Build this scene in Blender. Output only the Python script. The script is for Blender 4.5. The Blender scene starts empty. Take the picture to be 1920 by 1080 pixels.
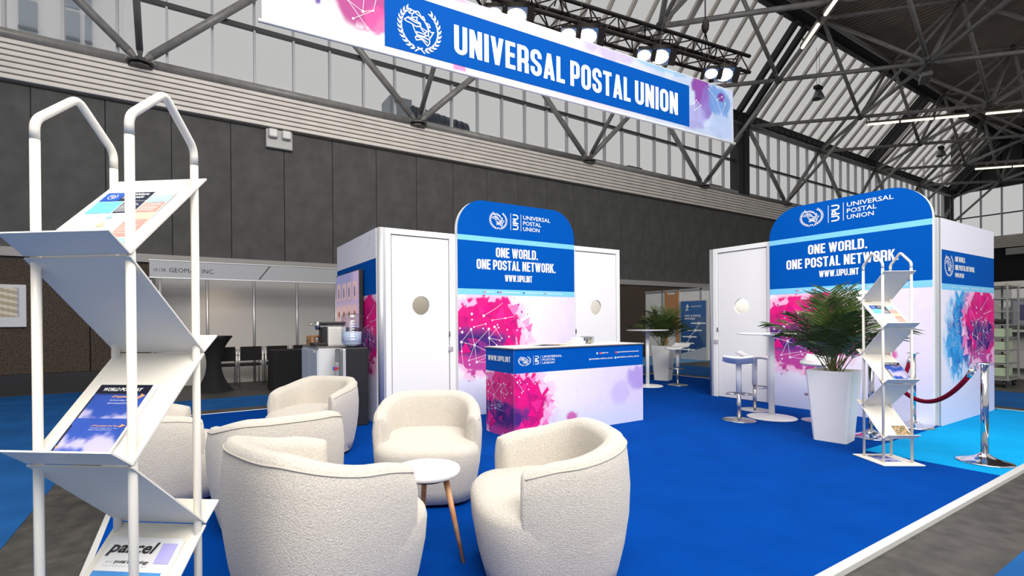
import bpy, bmesh, math, random
import numpy as np
from mathutils import Vector, Matrix
PI = math.pi
R = math.radians
random.seed(7)
scene = bpy.context.scene
COL = scene.collection

# ------------------------------------------------------------------ camera
cam_data = bpy.data.cameras.new('camera')
cam = bpy.data.objects.new('camera', cam_data)
COL.objects.link(cam)
yaw, pitch, roll, foc = R(59.196), R(-0.2032), R(-0.4562), 916.85
F = Vector((math.cos(yaw)*math.cos(pitch), math.sin(yaw)*math.cos(pitch), math.sin(pitch)))
Rt = Vector((math.sin(yaw), -math.cos(yaw), 0))
Up = Rt.cross(F)
R2 = Rt*math.cos(roll) + Up*math.sin(roll)
U2 = -Rt*math.sin(roll) + Up*math.cos(roll)
cm = Matrix((R2, U2, -F)).transposed().to_4x4()
cm.translation = Vector((0, 0, 1.2906))
cam.matrix_world = cm
cam_data.sensor_fit = 'HORIZONTAL'
cam_data.sensor_width = 36
cam_data.lens = 36*foc/1920
cam_data.shift_x = 61.9/1920
cam_data.shift_y = 67.49/1920
cam_data.clip_start = 0.05
cam_data.clip_end = 400
scene.camera = cam

# ------------------------------------------------------------------ world, lights, exposure
world = bpy.data.worlds.new('world'); scene.world = world
world.use_nodes = True
wn = world.node_tree
bg = wn.nodes['Background']
bg.inputs['Color'].default_value = (0.51, 0.51, 0.51, 1)
bg.inputs['Strength'].default_value = 1.08

def area(name, loc, target, sx, sy, power, color=(1, 1, 1)):
    l = bpy.data.lights.new(name, 'AREA'); l.shape = 'RECTANGLE'; l.size = sx; l.size_y = sy
    l.energy = power; l.color = color
    o = bpy.data.objects.new(name, l); COL.objects.link(o)
    o.location = loc
    d = Vector(target) - Vector(loc)
    o.rotation_euler = d.to_track_quat('-Z', 'Y').to_euler()
    return o
area('hall_fill', (1.0, -3.5, 8.5), (4.0, 5.0, 0.8), 9, 5, 1750, (1, 0.955, 0.89))  # soft fill added out of view, in place of the hall's general lighting
area('hall_fill_top', (3.5, 3.0, 9.3), (3.5, 3.2, 0), 9, 6, 480, (1, 0.96, 0.90))  # second unseen fill, added overhead for booths and lounge
scene.view_settings.view_transform = 'Standard'
scene.view_settings.look = 'None'
scene.view_settings.gamma = 1
scene.view_settings.use_curve_mapping = False
scene.view_settings.exposure = 0.0

# ------------------------------------------------------------------ materials
def srgb(h):
    h = h.lstrip('#'); c = [int(h[i:i+2], 16)/255 for i in (0, 2, 4)]
    return tuple(x/12.92 if x <= 0.04045 else ((x+0.055)/1.055)**2.4 for x in c)
MATS = {}
def mat(name, col, rough=0.6, metal=0.0, noise=0.0, nscale=40, bump=0.0, bscale=200, emit=None, estr=1.0, spec=0.5,
        coat=0, col2=None, sheen=0, bdist=0.002):
    if name in MATS: return MATS[name]
    m = bpy.data.materials.new(name); m.use_nodes = True
    nt = m.node_tree; b = nt.nodes['Principled BSDF']
    if isinstance(col, str): col = srgb(col)
    if isinstance(col2, str): col2 = srgb(col2)
    b.inputs['Base Color'].default_value = (*col, 1)
    b.inputs['Roughness'].default_value = rough
    b.inputs['Metallic'].default_value = metal
    b.inputs['Specular IOR Level'].default_value = spec
    b.inputs['Coat Weight'].default_value = coat
    b.inputs['Sheen Weight'].default_value = sheen
    tc = nt.nodes.new('ShaderNodeTexCoord')
    if noise or col2:
        n = nt.nodes.new('ShaderNodeTexNoise'); n.inputs['Scale'].default_value = nscale; n.inputs['Detail'].default_value = 4
        nt.links.new(tc.outputs['Object'], n.inputs['Vector'])
        r = nt.nodes.new('ShaderNodeValToRGB')
        c2 = col2 if col2 else tuple(min(1, c*(1+noise)) for c in col)
        c1 = col if col2 else tuple(c*(1-noise) for c in col)
        r.color_ramp.elements[0].color = (*c1, 1); r.color_ramp.elements[1].color = (*c2, 1)
        r.color_ramp.elements[0].position = 0.35; r.color_ramp.elements[1].position = 0.65
        nt.links.new(n.outputs['Fac'], r.inputs['Fac']); nt.links.new(r.outputs['Color'], b.inputs['Base Color'])
    if bump:
        n2 = nt.nodes.new('ShaderNodeTexNoise'); n2.inputs['Scale'].default_value = bscale; n2.inputs['Detail'].default_value = 3
        nt.links.new(tc.outputs['Object'], n2.inputs['Vector'])
        bp = nt.nodes.new('ShaderNodeBump'); bp.inputs['Strength'].default_value = bump; bp.inputs['Distance'].default_value = bdist
        nt.links.new(n2.outputs['Fac'], bp.inputs['Height']); nt.links.new(bp.outputs['Normal'], b.inputs['Normal'])
    if emit is not None:
        b.inputs['Emission Color'].default_value = (*(srgb(emit) if isinstance(emit, str) else emit), 1)
        b.inputs['Emission Strength'].default_value = estr
    MATS[name] = m
    return m
def glassmat(name, tint, refl=0.05, rough=0.02):
    m = bpy.data.materials.new(name); m.use_nodes = True
    nt = m.node_tree; nt.nodes.clear()
    o = nt.nodes.new('ShaderNodeOutputMaterial'); mx = nt.nodes.new('ShaderNodeMixShader')
    t = nt.nodes.new('ShaderNodeBsdfTransparent'); g = nt.nodes.new('ShaderNodeBsdfGlossy')
    t.inputs['Color'].default_value = (*tint, 1); g.inputs['Roughness'].default_value = rough
    lw = nt.nodes.new('ShaderNodeLayerWeight'); lw.inputs['Blend'].default_value = 0.15
    mt = nt.nodes.new('ShaderNodeMath'); mt.operation = 'MULTIPLY_ADD'
    mt.inputs[1].default_value = 0.06; mt.inputs[2].default_value = refl
    nt.links.new(lw.outputs['Facing'], mt.inputs[0])
    nt.links.new(mt.outputs[0], mx.inputs['Fac'])
    nt.links.new(t.outputs[0], mx.inputs[1]); nt.links.new(g.outputs[0], mx.inputs[2])
    nt.links.new(mx.outputs[0], o.inputs['Surface'])
    MATS[name] = m
    return m
def attrmat(name, rough=0.5, emit=0.0):
    m = bpy.data.materials.new(name); m.use_nodes = True
    nt = m.node_tree; b = nt.nodes['Principled BSDF']
    a = nt.nodes.new('ShaderNodeAttribute'); a.attribute_name = 'print'
    nt.links.new(a.outputs['Color'], b.inputs['Base Color']); b.inputs['Roughness'].default_value = rough
    b.inputs['Specular IOR Level'].default_value = 0.3
    if emit:
        nt.links.new(a.outputs['Color'], b.inputs['Emission Color']); b.inputs['Emission Strength'].default_value = emit
    MATS[name] = m
    return m
WHITE = mat('white_panel', (0.83, 0.83, 0.83), 0.45)
WPOWDER = mat('white_powder_metal', (0.77, 0.735, 0.65), 0.35, bump=0.05, bscale=600)
WPLAST = mat('white_plastic', (0.82, 0.82, 0.82), 0.3)
WPRINT = mat('white_print', (0.85, 0.85, 0.85), 0.6, spec=.1)
ALU = mat('aluminium', (0.62, 0.63, 0.65), 0.35, 0.6)
CHROME = mat('chrome', (0.72, 0.72, 0.74), 0.12, 1.0)
BRUSH = mat('brushed_steel', (0.60, 0.59, 0.58), 0.28, 1.0)
BLUEP = mat('blue_print', (0.0, 0.085, 0.42), 0.65, spec=0.04)
CYANP = mat('light_blue_print', '#7CCBF2', 0.5)
BLACK = mat('black_plastic', (0.012, 0.012, 0.013), 0.45)
BLACKF = mat('black_fabric', (0.006, 0.006, 0.007), 0.9, bump=0.3, bscale=400)
DARKM = mat('dark_steel_paint', (0.055, 0.053, 0.052), 0.4, noise=0.15, nscale=6)
GREYM = mat('grey_steel_paint', (0.21, 0.205, 0.197), 0.38, noise=0.12, nscale=5)
TRUSS = mat('black_truss_paint', (0.010, 0.008, 0.007), 0.7, spec=.2)
CONC = mat('dark_concrete', (0.074, 0.074, 0.073), 0.85, noise=0.13, nscale=3.0, bump=0.5, bscale=30, bdist=0.01)
PEBBLE = mat('pebble_aggregate', '#17120E', 0.9, col2='#5A4C40', nscale=55, bump=1.0, bscale=55, bdist=0.01)
SLAT = mat('beige_cladding', (0.66, 0.62, 0.575), 0.5, noise=0.06, nscale=2)
RAFTER = mat('beige_rafter', (0.62, 0.57, 0.51), 0.55)
DECK = mat('brown_roof_deck', (0.25, 0.205, 0.17), 0.6, noise=0.1, nscale=1)
FLOORM = mat('dark_hall_floor', '#343332', 0.55, col2='#474441', nscale=9, bump=0.25, bscale=60)
CARPET = mat('royal_blue_carpet', (0.000, 0.043, 0.26), 0.95, noise=0.06, nscale=3, bump=0.6, bscale=500, spec=0.03)
CARPETL = mat('light_blue_carpet', (0.003, 0.29, 0.62), 0.95, noise=0.04, nscale=3, bump=0.6, bscale=500, spec=0.05)
AISLE = mat('aisle_blue_carpet', (0.013, 0.080, 0.25), 0.95, noise=0.12, nscale=2, bump=0.6, bscale=300, spec=0.05)
BOUCLE = mat('cream_boucle', (0.555, 0.515, 0.46), 0.95, noise=0.10, nscale=130, bump=1.0, bscale=170, bdist=0.0045, spec=0.15, sheen=0.3)
WOOD = mat('light_beech', '#B87E55', 0.5, col2='#D3A076', nscale=14)
TIMBER = mat('plywood', '#A87448', 0.6, col2='#BC8A5C', nscale=10)
VELVET = mat('burgundy_velvet', (0.14, 0.0, 0.018), 0.9, bump=0.2, bscale=300, sheen=0.05, spec=.1)
PAPER = mat('paper', (0.76, 0.76, 0.75), 0.5)
GLASS = glassmat('window_glass', (0.985, 0.985, 0.98), 0.015)
CLEAR = glassmat('clear_plastic', (0.86, 0.90, 0.95), 0.14, 0.08)
SHELLW = mat('shell_panel_grey_white', (0.47, 0.46, 0.45), 0.6)
SIGNG = mat('sign_grey_white', (0.40, 0.41, 0.43), 0.5)
LEAFM = mat('palm_leaf', (0.060, 0.10, 0.022), 0.45, noise=0.5, nscale=8)
STEMM = mat('palm_stem', (0.11, 0.12, 0.035), 0.6)
SOIL = mat('soil', (0.03, 0.02, 0.015), 0.95)
INK = mat('dark_ink', (0.02, 0.02, 0.022), 0.6)
PRINTA = attrmat('printed_artwork', 0.5)
LAMPE = mat('lamp_glow', (1, 1, 1), 0.5, emit=(1.0, 0.90, 0.72), estr=14)
TUBEE = mat('tube_glow', (1, 1, 1), 0.5, emit=(1.0, 0.86, 0.62), estr=1.7)

# ------------------------------------------------------------------ mesh builder
class MB:
    def __init__(s): s.v = []; s.f = []; s.m = []; s.sm = []
    def add(s, vs, fs, mi=0, smooth=False):
        o = len(s.v); s.v += [tuple(x) for x in vs]
        for f in fs: s.f.append(tuple(i+o for i in f)); s.m.append(mi); s.sm.append(smooth)
        return s
    def box(s, a, b, mi=0):
        x0, y0, z0 = a; x1, y1, z1 = b
        return s.add([(x0,y0,z0),(x1,y0,z0),(x1,y1,z0),(x0,y1,z0),(x0,y0,z1),(x1,y0,z1),(x1,y1,z1),(x0,y1,z1)],
                     [(0,3,2,1),(4,5,6,7),(0,1,5,4),(1,2,6,5),(2,3,7,6),(3,0,4,7)], mi)
    def bbox(s, a, b, c=0.004, mi=0):
        """box with chamfered edges"""
        bm = bmesh.new(); bmesh.ops.create_cube(bm, size=1)
        for v in bm.verts:
            v.co = Vector([(a[i]+b[i])/2 + v.co[i]*(b[i]-a[i]) for i in range(3)])
        bmesh.ops.bevel(bm, geom=list(bm.edges), offset=c, segments=2, affect='EDGES', profile=0.5)
        bm.verts.ensure_lookup_table(); bm.verts.index_update()
        s.add([v.co.copy() for v in bm.verts], [[v.index for v in f.verts] for f in bm.faces], mi)
        bm.free(); return s
    def cyl(s, p0, p1, r0, r1=None, n=16, mi=0, cap=True, smooth=True):
        p0 = Vector(p0); p1 = Vector(p1); r1 = r0 if r1 is None else r1
        d = (p1-p0).normalized(); a = d.orthogonal().normalized(); b = d.cross(a)
        vs = []
        for p, r in ((p0, r0), (p1, r1)):
            for i in range(n):
                t = 2*PI*i/n; vs.append(p + a*(r*math.cos(t)) + b*(r*math.sin(t)))
        s.add(vs, [(i, (i+1) % n, n+(i+1) % n, n+i) for i in range(n)], mi, smooth)
        if cap:
            o = len(s.v)-2*n
            s.f.append(tuple(o+i for i in reversed(range(n)))); s.m.append(mi); s.sm.append(False)
            s.f.append(tuple(o+n+i for i in range(n))); s.m.append(mi); s.sm.append(False)
        return s
    def lathe(s, prof, c=(0,0,0), n=32, mi=0, smooth=True):
        vs = []; m = len(prof)
        for r, z in prof:
            for i in range(n):
                t = 2*PI*i/n; vs.append((c[0]+r*math.cos(t), c[1]+r*math.sin(t), c[2]+z))
        fs = [(j*n+i, j*n+(i+1) % n, (j+1)*n+(i+1) % n, (j+1)*n+i) for j in range(m-1) for i in range(n)]
        fs.append(tuple(reversed(range(n)))); fs.append(tuple((m-1)*n+i for i in range(n)))
        return s.add(vs, fs, mi, smooth)
    def tube(s, pts, r, n=10, mi=0, closed=False):
        pts = [Vector(p) for p in pts]; rs = r if isinstance(r, (list, tuple)) else [r]*len(pts)
        vs = []; prev = None; m = len(pts)
        for i, p in enumerate(pts):
            d = (pts[min(i+1, m-1)] - pts[max(i-1, 0)]).normalized()
            if prev is None: a = d.orthogonal().normalized()
            else: a = (prev - d*prev.dot(d)).normalized()
            prev = a; b = d.cross(a)
            for k in range(n):
                t = 2*PI*k/n; vs.append(p + a*(rs[i]*math.cos(t)) + b*(rs[i]*math.sin(t)))
        fs = [(j*n+i, j*n+(i+1) % n, (j+1)*n+(i+1) % n, (j+1)*n+i) for j in range(m-1) for i in range(n)]
        s.add(vs, fs, mi, True)
        o = len(s.v)-m*n
        s.f.append(tuple(o+i for i in reversed(range(n)))); s.m.append(mi); s.sm.append(False)
        s.f.append(tuple(o+(m-1)*n+i for i in range(n))); s.m.append(mi); s.sm.append(False)
        return s
    def prism(s, poly, M, h, mi=0):
        """2-D polygon extruded by h along local z, placed by matrix M"""
        n = len(poly)
        vs = [M @ Vector((x, y, 0)) for x, y in poly] + [M @ Vector((x, y, h)) for x, y in poly]
        fs = [tuple(reversed(range(n))), tuple(range(n, 2*n))] + [(i, (i+1) % n, n+(i+1) % n, n+i) for i in range(n)]
        return s.add(vs, fs, mi)
    def mesh(s, name, mats):
        me = bpy.data.meshes.new(name)
        me.from_pydata([tuple(v) for v in s.v], [], s.f)
        for m in (mats if isinstance(mats, (list, tuple)) else [mats]): me.materials.append(m)
        me.polygons.foreach_set('material_index', s.m)
        me.polygons.foreach_set('use_smooth', s.sm)
        me.update(); return me
    def build(s, name, mats, parent=None, **kw):
        return ob(name, s.mesh(name, mats), parent, **kw)
def ob(name, me, parent=None, label=None, cat=None, group=None, kind=None, loc=None, rz=0, rot=None):
    o = bpy.data.objects.new(name, me); COL.objects.link(o)
    if parent: o.parent = parent
    if loc is not None: o.location = loc
    if rz: o.rotation_euler = (0, 0, rz)
    if rot: o.rotation_euler = rot
    tag(o, label, cat, group, kind)
    return o
def tag(o, label=None, cat=None, group=None, kind=None):
    if label: o['label'] = label
    if cat: o['category'] = cat
    if group: o['group'] = group
    if kind: o['kind'] = kind
    return o
def thing(name, label, cat, loc=(0, 0, 0), rz=0, group=None, kind=None):
    return ob(name, None, None, label, cat, group, kind, loc, rz)
def clone(root, loc, rz, label, group=None, cat=None):
    def cp(o, par):
        c = o.copy(); COL.objects.link(c)
        if par: c.parent = par
        for ch in list(o.children): cp(ch, c)
        return c
    r = cp(root, None); r.location = loc; r.rotation_euler = (0, 0, rz)
    r['label'] = label
    if group: r['group'] = group
    return r
def frame(o, x, y):
    """matrix with origin o, x axis x, y axis y (unit vectors)"""
    x = Vector(x).normalized(); y = Vector(y).normalized(); z = x.cross(y)
    M = Matrix((x, y, z)).transposed().to_4x4(); M.translation = Vector(o); return M

# ------------------------------------------------------------------ flat print: letters, emblem, art
def stroke(pts, t, closed=False):
    P = [Vector((p[0], p[1])) for p in pts]; n = len(P); L = []; Rr = []
    for i in range(n):
        a = P[i-1] if (i > 0 or closed) else None
        c = P[(i+1) % n] if (i < n-1 or closed) else None
        d1 = (P[i]-a).normalized() if a is not None else None
        d2 = (c-P[i]).normalized() if c is not None else None
        if d1 is None: d1 = d2
        if d2 is None: d2 = d1
        n1 = Vector((-d1.y, d1.x)); n2 = Vector((-d2.y, d2.x)); m = (n1+n2)
        m = m.normalized() if m.length > 1e-6 else n1
        k = t/2/max(0.45, m.dot(n1))
        L.append(P[i]+m*k); Rr.append(P[i]-m*k)
    q = []
    for i in range(n if closed else n-1):
        j = (i+1) % n
        q.append([Rr[i], Rr[j], L[j], L[i]])
    return q
def arc(cx, cy, r, a0, a1, n=7, ry=None):
    ry = r if ry is None else ry
    return [(cx+r*math.cos(R(a0+(a1-a0)*i/n)), cy+ry*math.sin(R(a0+(a1-a0)*i/n))) for i in range(n+1)]
def glyph(ch):
    t = 0.155; w = 0.43; h = t/2; r = w/2-h; top = 1-h
    S = lambda p, closed=False: stroke(p, t, closed)
    ry = r*1.05
    if ch == 'U': return S([(h, 1)]+arc(w/2, h+ry, r, 180, 360, 8, ry)+[(w-h, 1)]), w
    if ch == 'O': return S(arc(w/2, top-ry, r, 0, 180, 8, ry)+arc(w/2, h+ry, r, 180, 360, 8, ry), True), w
    if ch == 'N': return S([(h, 0), (h, 1)])+S([(w-h, 0), (w-h, 1)])+[[(0, 1), (w-t, 0), (w, 0), (t, 1)]], w
    if ch == 'I': return S([(h, 0), (h, 1)]), t
    if ch == 'V':
        w = 0.45; return [[(0, 1), (w/2-t*.5, 0), (w/2+t*.5, 0), (t, 1)], [(w-t, 1), (w/2-t*.5, 0), (w/2+t*.5, 0), (w, 1)]], w
    if ch == 'E': w = 0.36; return S([(h, 0), (h, 1)])+S([(0, h), (w, h)])+S([(0, 1-h), (w, 1-h)])+S([(0, .52), (w*.93, .52)]), w
    if ch == 'L': w = 0.34; return S([(h, 0), (h, 1)])+S([(0, h), (w, h)]), w
    if ch == 'T': w = 0.40; return S([(w/2, 0), (w/2, 1)])+S([(0, 1-h), (w, 1-h)]), w
    if ch == 'P': w = 0.41; return S([(h, 0), (h, 1)])+S([(h, top)]+arc(w-h-.10, top-.12, .10, 90, 0, 4, .12)+arc(w-h-.10, .40+.12, .10, 0, -90, 4, .12)+[(h, .40)]), w
    if ch == 'D': return S([(h, 0), (h, 1)])+S([(h, top)]+arc(w-h-.12, top-.14, .12, 90, 0, 5, .14)+arc(w-h-.12, h+.14, .12, 0, -90, 5, .14)+[(h, h)]), w
    if ch == 'R': return S([(h, 0), (h, 1)])+S([(h, top)]+arc(w-h-.10, top-.12, .10, 90, 0, 4, .12)+arc(w-h-.10, .44+.12, .10, 0, -90, 4, .12)+[(h, .44)])+S([(w-h-.06, .44), (w-h, .34), (w-h, 0)]), w
    if ch == 'S': return S([(w-h, .68)]+arc(w/2, top-ry, r, 0, 180, 8, ry)+[(h, .66), (h+.03, .58), (w-h-.03, .42), (w-h, .34)]+arc(w/2, h+ry, r, 0, -180, 8, ry)+[(h, .33)]), w
    if ch == 'A':
        w = 0.45; return [[(0, 0), (t*.95, 0), (w/2+t*.5, 1), (w/2-t*.5, 1)], [(w, 0), (w-t*.95, 0), (w/2-t*.5, 1), (w/2+t*.5, 1)]]+stroke([(.09, .24), (w-.09, .24)], .13), w
    if ch == 'W':
        w = 0.64; a = .14; return [[(0, 1), (w*.2, 0), (w*.2+a, 0), (a, 1)], [(w/2-a/2, 1), (w*.2, 0), (w*.2+a, 0), (w/2+a/2, 1)],
                          [(w/2-a/2, 1), (w*.8-a, 0), (w*.8, 0), (w/2+a/2, 1)], [(w-a, 1), (w*.8-a, 0), (w*.8, 0), (w, 1)]], w
    if ch == 'K': return S([(h, 0), (h, 1)])+[[(t, .38), (t, .62), (w-t, 1), (w+.01, 1)], [(t+.02, .5), (t+.11, .66), (w+.02, 0), (w-t, 0)]], w
    if ch == '.': return [[(0, 0), (t, 0), (t, t), (0, t)]], t
    return [], .17
FONTC = {}
def font_polys(txt, off=0.0, shear=0.0):
    k = (txt, off, shear)
    if k in FONTC: return FONTC[k]
    c = bpy.data.curves.new('t', 'FONT'); c.body = txt; c.resolution_u = 2; c.offset = off; c.shear = shear
    o = bpy.data.objects.new('t', c); COL.objects.link(o)
    dg = bpy.context.evaluated_depsgraph_get()
    me = o.evaluated_get(dg).to_mesh()
    vs = [(v.co.x, v.co.y) for v in me.vertices]; fs = [tuple(p.vertices) for p in me.polygons]
    o.evaluated_get(dg).to_mesh_clear()
    bpy.data.objects.remove(o); bpy.data.curves.remove(c)
    FONTC[k] = (vs, fs); return FONTC[k]
class Print:
    """flat print gathered in the (x right, y up) plane of one face"""
    def __init__(s): s.v = []; s.f = []
    def poly(s, p):
        o = len(s.v); s.v += [(a[0], a[1]) for a in p]; s.f.append(tuple(range(o, o+len(p)))); return s
    def rect(s, x0, y0, x1, y1): return s.poly([(x0, y0), (x1, y0), (x1, y1), (x0, y1)])
    def disc(s, x, y, r, n=10): return s.poly([(x+r*math.cos(2*PI*i/n), y+r*math.sin(2*PI*i/n)) for i in range(n)])
    def line(s, pts, t, closed=False):
        for q in stroke(pts, t, closed): s.poly(q)
        return s
    def bold(s, txt, x0, y0, x1, y1, gap=0.06):
        """condensed bold caps fitted to a box"""
        x = 0; items = []
        for ch in txt:
            g, w = glyph(ch); items.append((x, g)); x += w + (gap if g else 0.02)
        tot = x-gap; sx = (x1-x0)/tot; sy = y1-y0
        for ox, g in items:
            for q in g: s.poly([(x0+(ox+p[0])*sx, y0+p[1]*sy) for p in q])
        return s
    def text(s, txt, x0, y0, x1, y1, off=0.0, shear=0.0, turn=False):
        vs, fs = font_polys(txt, off, shear)
        if not vs: return s
        xs = [v[0] for v in vs]; ys = [v[1] for v in vs]
        ax, bx, ay, by_ = min(xs), max(xs), min(ys), max(ys)
        o = len(s.v)
        for (x, y) in vs:
            u = (x-ax)/(bx-ax); w = (y-ay)/(by_-ay)
            s.v.append((x1-w*(x1-x0), y0+u*(y1-y0)) if turn else (x0+u*(x1-x0), y0+w*(y1-y0)))
        s.f += [tuple(i+o for i in f) for f in fs]; return s
    def emblem(s, cx, cy, rx, ry=None):
        ry = rx if ry is None else ry
        def T(p): return (cx+p[0]*rx, cy+p[1]*ry)
        for side in (-1, 1):
            for i in range(11):
                a = R(-76 + i*12.3); r0 = 0.88
                bx, by_ = math.cos(a)*r0, math.sin(a)*r0
                tx, ty = -math.sin(a), math.cos(a)
                for inn in (-1, 1):
                    ox, oy = math.cos(a)*inn, math.sin(a)*inn
                    dx, dy = tx*.85+ox*.42, ty*.85+oy*.42
                    L_ = .27; wd = .046
                    nx, ny = -dy, dx
                    p = [(bx, by_), (bx+dx*L_*.45+nx*wd, by_+dy*L_*.45+ny*wd), (bx+dx*L_, by_+dy*L_), (bx+dx*L_*.45-nx*wd, by_+dy*L_*.45-ny*wd)]
                    s.poly([T((side*q[0], q[1])) for q in p])
            s.line([T((side*.12, -.78)), T((side*-.08, -.86)), T((side*-.22, -.98))], .05*rx)
        figs = [[(290,290),(350,240),(400,250),(370,300),(300,305)], [(400,250),(470,235),(510,280),(520,320),(430,280)],
                [(530,310),(570,300),(600,350),(560,345)], [(625,395),(680,410),(705,450),(670,470)],
                [(205,440),(280,380),(380,400),(510,430),(520,480),(430,510),(350,480),(240,460)], [(510,500),(640,540),(600,590),(540,540)],
                [(670,500),(720,540),(770,530),(740,580),(700,650),(660,610)], [(440,600),(520,600),(640,620),(580,650),(440,650)],
                [(410,700),(460,660),(600,670),(690,680),(690,740),(650,800),(600,760),(540,710),(430,745)]]
        for fg in figs: s.line([T(((x-500)/430, (530-y)/430)) for x, y in fg], .045*rx, True)
        for fg in ([(520,330),(580,365),(630,430),(660,490),(670,600)], [(360,490),(390,570),(430,640)], [(350,300),(350,370),(450,340),(440,420)],
                   [(280,400),(400,440),(500,450)], [(450,680),(560,700),(650,740)]):
            s.line([T(((x-500)/430, (530-y)/430)) for x, y in fg], .04*rx)
        return s
    def build(s, name, m, M, parent=None, lift=0.0015, **kw):
        zi = [0.0]*len(s.v)
        for k_, f_ in enumerate(s.f):
            for i_ in f_: zi[i_] = (k_ % 7)*.00012 if len(s.f) < 900 else 0.0
        vs = [M @ Vector((p_[0], p_[1], lift+zi[i_])) for i_, p_ in enumerate(s.v)]
        if name in ('network_print', 'splatter_print', 'lettering', 'icon', 'screen_items') and 'kind' not in kw: kw['kind'] = 'stuff'
        me = bpy.data.meshes.new(name); me.from_pydata([tuple(v) for v in vs], [], s.f); me.materials.append(m); me.update()
        return ob(name, me, parent, **kw)
def logo(pr, x0, yc, h, sx=1.0):
    """emblem | UPU | UNIVERSAL POSTAL UNION; x0 left edge, yc centre, h emblem height"""
    r = h/2; pr.emblem(x0+r*sx, yc, r*sx, r)
    x = x0+h*sx*1.17
    pr.rect(x, yc-h*.45, x+.012*h*2, yc+h*.45)
    pr.text('UPU', x+.13*h*sx, yc-h*.42, x+.45*h*sx, yc+h*.42, 0.03, turn=True)
    x2 = x+.58*h*sx
    pr.rect(x2, yc-h*.45, x2+.012*h*2, yc+h*.45)
    x3 = x2+.14*h*sx
    pr.text('UNIVERSAL', x3, yc+.20*h, x3+1.62*h*sx, yc+.42*h, 0.008)
    pr.text('POSTAL', x3, yc-.11*h, x3+1.06*h*sx, yc+.11*h, 0.008)
    pr.text('UNION', x3, yc-.42*h, x3+.96*h*sx, yc-.20*h, 0.008)
    return pr

def vnoise(x, y, seed, sc):
    rs = np.random.RandomState(seed); g = rs.rand(64, 64)
    x = x*sc+31.7; y = y*sc+17.3
    xi = np.floor(x).astype(int); yi = np.floor(y).astype(int); fx = x-xi; fy = y-yi
    fx = fx*fx*(3-2*fx); fy = fy*fy*(3-2*fy)
    a = g[xi % 64, yi % 64]; b = g[(xi+1) % 64, yi % 64]; c = g[xi % 64, (yi+1) % 64]; d = g[(xi+1) % 64, (yi+1) % 64]
    return (a*(1-fx)+b*fx)*(1-fy)+(c*(1-fx)+d*fx)*fy
def sstep(a, b, x):
    t = np.clip((x-a)/(b-a), 0, 1); return t*t*(3-2*t)
def lerp(c0, c1, m): return c0*(1-m[:, None])+c1*m[:, None]
def C3(h): return np.array(srgb(h))
def art(x, y, pcx, pcy, s, seed=3, blue=None, W=2.06, H=1.67, x0=0.0, extra=()):
    """watercolour splash with facets: pink above, violet core; optional blue half at blue=(cx,cy,scale)"""
    rs = np.random.RandomState(seed)
    n = 330; px = rs.uniform(x.min()-.1, x.max()+.1, n); py = rs.uniform(y.min()-.1, y.max()+.1, n)
    xw = x; yw = y
    best = np.full(x.shape, 1e9); idx = np.zeros(x.shape, int)
    for i in range(n):
        d = (xw-px[i])**2+(yw-py[i])**2*.6; m = d < best; best[m] = d[m]; idx[m] = i
    fac = rs.uniform(-1, 1, n)[idx]
    no = vnoise(x, y, seed, 3/s)*.5+vnoise(x, y, seed+1, 7/s)*.3+vnoise(x, y, seed+2, 18/s)*.2-.5
    u = np.clip((x-x0)/W, 0, 1); v = np.clip(y/H, 0, 1)
    col = lerp(C3('#F0E9F6')[None], C3('#DCD0EC')[None], sstep(.2, 1, u+fac*.05))
    col = lerp(col, C3('#CBD6F2')[None], sstep(.55, .05, v+.15*no)*.75)
    def blob(cx, cy, rx, ry): return np.sqrt(((x-cx)/rx)**2+((y-cy)/ry)**2)+no*.50+fac*.17
    r = blob(pcx, pcy, .68*s, .50*s)
    if blue:
        rb = blob(blue[0], blue[1], .46*blue[2], .50*blue[2])
        col = lerp(col, C3('#A9D4F4')[None], sstep(1.25, .9, rb)*.8)
        bc = lerp(C3('#2C9FE0')[None], C3('#1060B8')[None], sstep(-.5, .7, fac+no))
        bc = lerp(bc, C3('#5A2E90')[None], sstep(blue[0]+.05*s, blue[0]+.35*s, x))
        col = lerp(col, bc, sstep(1.0, .78, rb))
    col = lerp(col, C3('#F3A9D2')[None], sstep(1.28, 1.12, r)*(.6+.35*fac))
    mg = lerp(C3('#EE1284')[None], C3('#C80F76')[None], sstep(-.6, .8, fac))
    p = np.exp(-(((x-pcx+.22*s)/(.80*s))**2+((y-pcy+.12*s)/(.26*s))**2)*1.1)+no*.25+fac*.07
    mg = lerp(mg, C3('#8E2C84')[None], sstep(.38, .6, p)); mg = lerp(mg, C3('#4A2478')[None], sstep(.55, .8, p+fac*.05))
    low = sstep(-.22*s, -.42*s, y-pcy+no*.1); mg = lerp(mg, C3('#B04AA0')[None], low*.8)
    col = lerp(col, mg, sstep(1.02, .96, r))
    for (ex, ey, er, ec) in extra:
        rr = blob(ex, ey, er, er*.8); col = lerp(col, C3(ec)[None], sstep(1.1, .6, rr)*.85)
    return np.clip(col*(1+.09*fac[:, None]*np.clip(1.6-r, 0, 1)[:, None]), 0, 1)
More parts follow.
